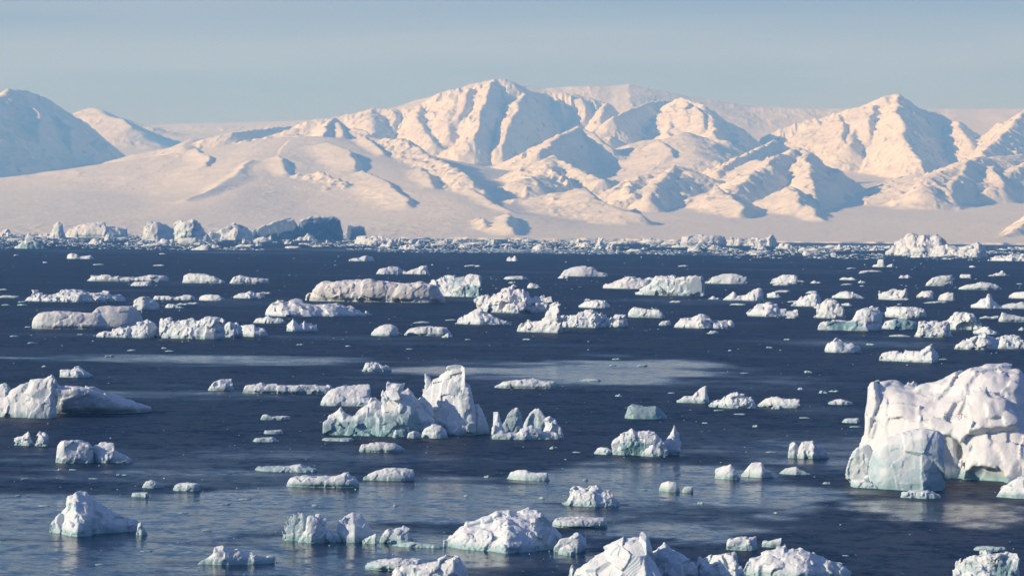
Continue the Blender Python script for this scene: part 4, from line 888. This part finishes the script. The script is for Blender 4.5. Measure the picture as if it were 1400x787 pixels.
def belt():
    rng_ = np.random.default_rng(5)
    shapes = []
    prof = ['0,0 2,-4 6,-6 10,-5 14,-6 18,-3 22,0', '0,0 3,-3 8,-4 14,-3 20,-4 26,-2 30,0', '0,0 2,-7 5,-9 8,-6 12,-5 14,0', '0,0 3,-2 10,-3 20,-3 28,-2 34,0', '0,0 4,-5 8,-4 13,-8 17,-6 20,-2 24,0']
    named = [(o, o['label']) for o in C.objects if o.parent is None and o.get('category')]
    def screen(o):
        d = np.array(o.location) - np.array([0, 0, CAM_H]); w = d @ _f
        return 700 + F_PX * (d @ CAM_R) / w, IMG_H / 2 - F_PX * (d @ CAM_U) / w
    marks = [(screen(o), l) for o, l in named if len(l.split()) <= 10]
    used = set()
    def where(px, py, lead, belt):
        best = []
        for (x, y), l in marks:
            dx, dy = px - x, (py - y) * 2.2
            if belt:
                if y < 350: continue
                side = 'above'; d = abs(dx) + .25 * abs(dy)
            else:
                d = math.hypot(dx, dy)
                side = ('below' if dy > 0 else 'beyond') if abs(dy) > 1.3 * abs(dx) else ('right of' if dx > 0 else 'left of')
            best.append((d, '%s %s the %s' % (lead, side, l)))
        best.sort()
        for d, l in best[:9]:
            if l not in used:
                used.add(l); return l
        return best[0][1]
    def put(px, base, k, sc_, label, group, pink):
        pts = [tuple(map(float, p.split(','))) for p in prof[k].split()]
        w = pts[-1][0]
        fl = -1 if rng_.random() < .5 else 1
        pts = sorted((px + fl * (p[0] - w / 2) * sc_, base - .6 + p[1] * sc_ * rng_.uniform(.7, 1.1)) for p in pts)
        st = 'slab' if k in (1, 3) else 'crag'
        ice('ice_chunk', base, ' '.join('%.1f,%.1f' % p for p in pts), where(px, base, {0: 'lumpy ', 1: 'low ', 2: 'pointed ', 3: 'flat ', 4: 'peaked '}[k] + label[0], label[1]), style=st, group=group, blue=rng_.uniform(.2, .9), pink=pink, dr=.6, res=.75)
    # the crowded belt of ice under the far shore
    n = 0
    while n < 110:
        px = rng_.uniform(-20, 1420); t = rng_.random()
        line = 326 + (px - 700) * .0105
        base = line + 3 + 15 * t ** 1.2 + (4 if px > 1000 else 0)
        if px < 460 and base > line + 17: continue
        k = int(rng_.integers(0, 5)); s_ = rng_.uniform(.45, 1.25)
        put(px, base, k, s_, ('far belt chunk', True), 'ice chunks in the far belt', rng_.uniform(0, .5)); n += 1
    # thin floes and rubble between the middle bergs
    for i in range(64):
        band = rng_.choice(4, p=[.22, .33, .25, .2])
        px = rng_.uniform(0, 1400) if rng_.random() < .5 else rng_.uniform(1000, 1400)
        py = [rng_.uniform(372, 392), rng_.uniform(398, 425), rng_.uniform(432, 462), rng_.uniform(520, 600)][band]
        put(px, py, int(rng_.choice([1, 3, 3, 0, 4])), rng_.uniform(.4, 1.0), ('small floe', False), 'small floes between the bergs', rng_.uniform(0, .4))
    # chips on the open water
    chips = [(22, 348), (62, 358), (135, 361), (222, 346), (217, 362), (225, 475), (232, 479), (5, 395), (22, 404), (30, 412), (38, 446), (45, 468), (8, 416), (110, 456), (638, 363), (645, 362), (653, 363), (476, 472), (720, 463), (934, 363), (1164, 366), (1158, 388), (1178, 390), (1329, 364), (1356, 376), (1394, 387), (838, 498), (843, 490), (878, 499), (1018, 509), (1105, 508), (1095, 531), (918, 536), (983, 560), (964, 577), (1033, 582), (1055, 617),
             (665, 651), (637, 677), (958, 687), (1156, 758), (308, 688), (335, 681), (283, 724), (137, 770), (200, 752), (82, 641), (100, 641), (162, 648), (170, 648), (128, 653), (34, 653), (25, 676), (880, 668), (757, 612), (788, 617), (800, 655), (1100, 570), (1140, 534), (410, 470), (60, 500), (150, 486), (180, 478), (560, 476), (640, 463), (1052, 474), (1076, 463), (998, 478), (1190, 470), (1230, 415), (1200, 520), (1290, 490), (1130, 660), (540, 690), (250, 700), (430, 690), (60, 690), (740, 680), (1060, 700), (590, 540)]
    for px, py in chips:
        k = int(rng_.choice([1, 3, 3, 0])); s_ = rng_.uniform(.25, .5) * (1 if py < 480 else 1.15)
        put(px, py + 1.5, k, s_, ('tiny chip', False), 'ice chips on the open water', 0.0)

def brash():
    """Countless slivers of ice between the chunks of the far belt."""
    rng_ = np.random.default_rng(9)
    V, Q = [], []
    for i in range(6500):
        px = rng_.uniform(-60, 1460); t = rng_.random() ** 1.4
        line = 326 + (px - 700) * .0105
        py = line + 2 + 18.5 * t + (3 if px > 1000 else 0)
        if fbm_s(px / 60.0, py / 5.0) < -.15: continue
        P = on_water(px, py); s = P[1] / F_PX
        w = s * rng_.uniform(.8, 4.0); d = w * rng_.uniform(.6, 3.0); hh = s * rng_.uniform(.25, 1.1)
        a = rng_.uniform(0, math.pi)
        n = 5
        ang = a + np.arange(n) * 2 * math.pi / n + rng_.uniform(-.3, .3, n)
        bx = np.cos(ang) * w; by = np.sin(ang) * d
        top = np.stack([P[0] + bx * .7, P[1] + by * .7, hh * rng_.uniform(.5, 1.2, n)], 1)
        bot = np.stack([P[0] + bx, P[1] + by, np.full(n, -.2)], 1)
        o = len(V)
        V.extend(bot); V.extend(top); V.append((P[0], P[1], hh))
        for j in range(n):
            k = (j + 1) % n
            Q.append((o + j, o + k, o + n + k, o + n + j))
            if j % 2 == 0 and j < 4: Q.append((o + n + j, o + n + j + 1, o + n + (j + 2) % n, o + 2 * n))
        Q.append((o + n + 4, o + n, o + 2 * n, o + 2 * n))
    Q = [q for q in Q if len(set(q)) == 4]
    me = make_mesh('brash_ice', np.array(V), np.array(Q), False)
    o = add('brash_ice', me, ICE); finish(o, 4.0, .4, .2)
    tag(o, 'band of fine broken ice floating under the far shore', None, None, 'stuff')

def crumbs():
    """Countless crumbs of ice scattered over the sea, thicker beside the bergs."""
    rng_ = np.random.default_rng(21)
    tops = [o for o in C.objects if o.parent is None and o.get('category') and o['category'] != 'ice chunk']
    V, Q = [], []
    def crumb(x, y, s):
        w = s * rng_.uniform(.4, 1.6); d = w * rng_.uniform(.7, 1.6); hh = w * rng_.uniform(.25, .6)
        n = 4; a = rng_.uniform(0, 6.28); o = len(V)
        for j in range(n):
            t = a + j * 6.283 / n + rng_.uniform(-.4, .4)
            V.append((x + math.cos(t) * w, y + math.sin(t) * d, -.08))
        for j in range(n):
            V.append((V[o + j][0] * .6 + x * .4, V[o + j][1] * .6 + y * .4, hh * rng_.uniform(.5, 1.2)))
        for j in range(n):
            k = (j + 1) % n; Q.append((o + j, o + k, o + n + k, o + n + j))
        Q.append((o + n, o + n + 1, o + n + 2, o + n + 3))
    for o in tops:
        x, y = o.location.x, o.location.y; s = y / F_PX
        for i in range(int(rng_.integers(5, 16))):
            r_ = abs(rng_.normal(0, 1)); t = rng_.uniform(0, 6.28)
            crumb(x + math.cos(t) * s * (30 + 60 * r_), y + math.sin(t) * s * (30 + 160 * r_), s * rng_.uniform(.6, 1.5))
    for i in range(900):
        py = 350 + 440 * rng_.random() ** 1.25; px = rng_.uniform(-40, 1440)
        P = on_water(px, py); crumb(P[0], P[1], P[1] / F_PX * rng_.uniform(.6, 1.4))
    o = add('ice_crumbs', make_mesh('ice_crumbs', np.array(V), np.array(Q), False), ICE); finish(o, 1.0, .3, 0)
    tag(o, 'scattered crumbs of ice drifting on the sea between the bergs', None, None, 'stuff')

def fbm_s(x, y):
    a = np.array([x], np.float32); b = np.array([y], np.float32)
    return float(fbm(a, b, a * 0, 77, 2)[0])

near_ice(); print('near', time.time() - T_START)
middle_ice(); print('middle', time.time() - T_START)
far_ice(); belt(); brash(); crumbs(); print('far', time.time() - T_START)
# ------------------------------------------------------------------ air
def build_haze():
    x0, x1, y0, y1, z0, z1 = -11600, 11600, -2700, 20800, -12, 1000
    v = np.array([(x, y, z) for z in (z0, z1) for y in (y0, y1) for x in (x0, x1)])
    q = np.array([(0, 2, 3, 1), (4, 5, 7, 6), (0, 1, 5, 4), (2, 6, 7, 3), (0, 4, 6, 2), (1, 3, 7, 5)])
    mt = bpy.data.materials.new('haze'); mt.use_nodes = True; nt = mt.node_tree; nt.nodes.clear()
    o = nt.nodes.new('ShaderNodeOutputMaterial'); p = nt.nodes.new('ShaderNodeVolumePrincipled')
    p.inputs['Color'].default_value = (0.18, 0.49, 1.0, 1); p.inputs['Density'].default_value = HAZE
    p.inputs['Absorption Color'].default_value = (1, 1, 1, 1)
    p.inputs['Anisotropy'].default_value = 0.1
    nt.links.new(p.outputs[0], o.inputs['Volume'])
    tag(add('haze', make_mesh('haze', v, q, False), mt), 'thin pale air over the sea and the mountains', None, None, 'stuff')
HAZE = 1.0e-4
build_haze()
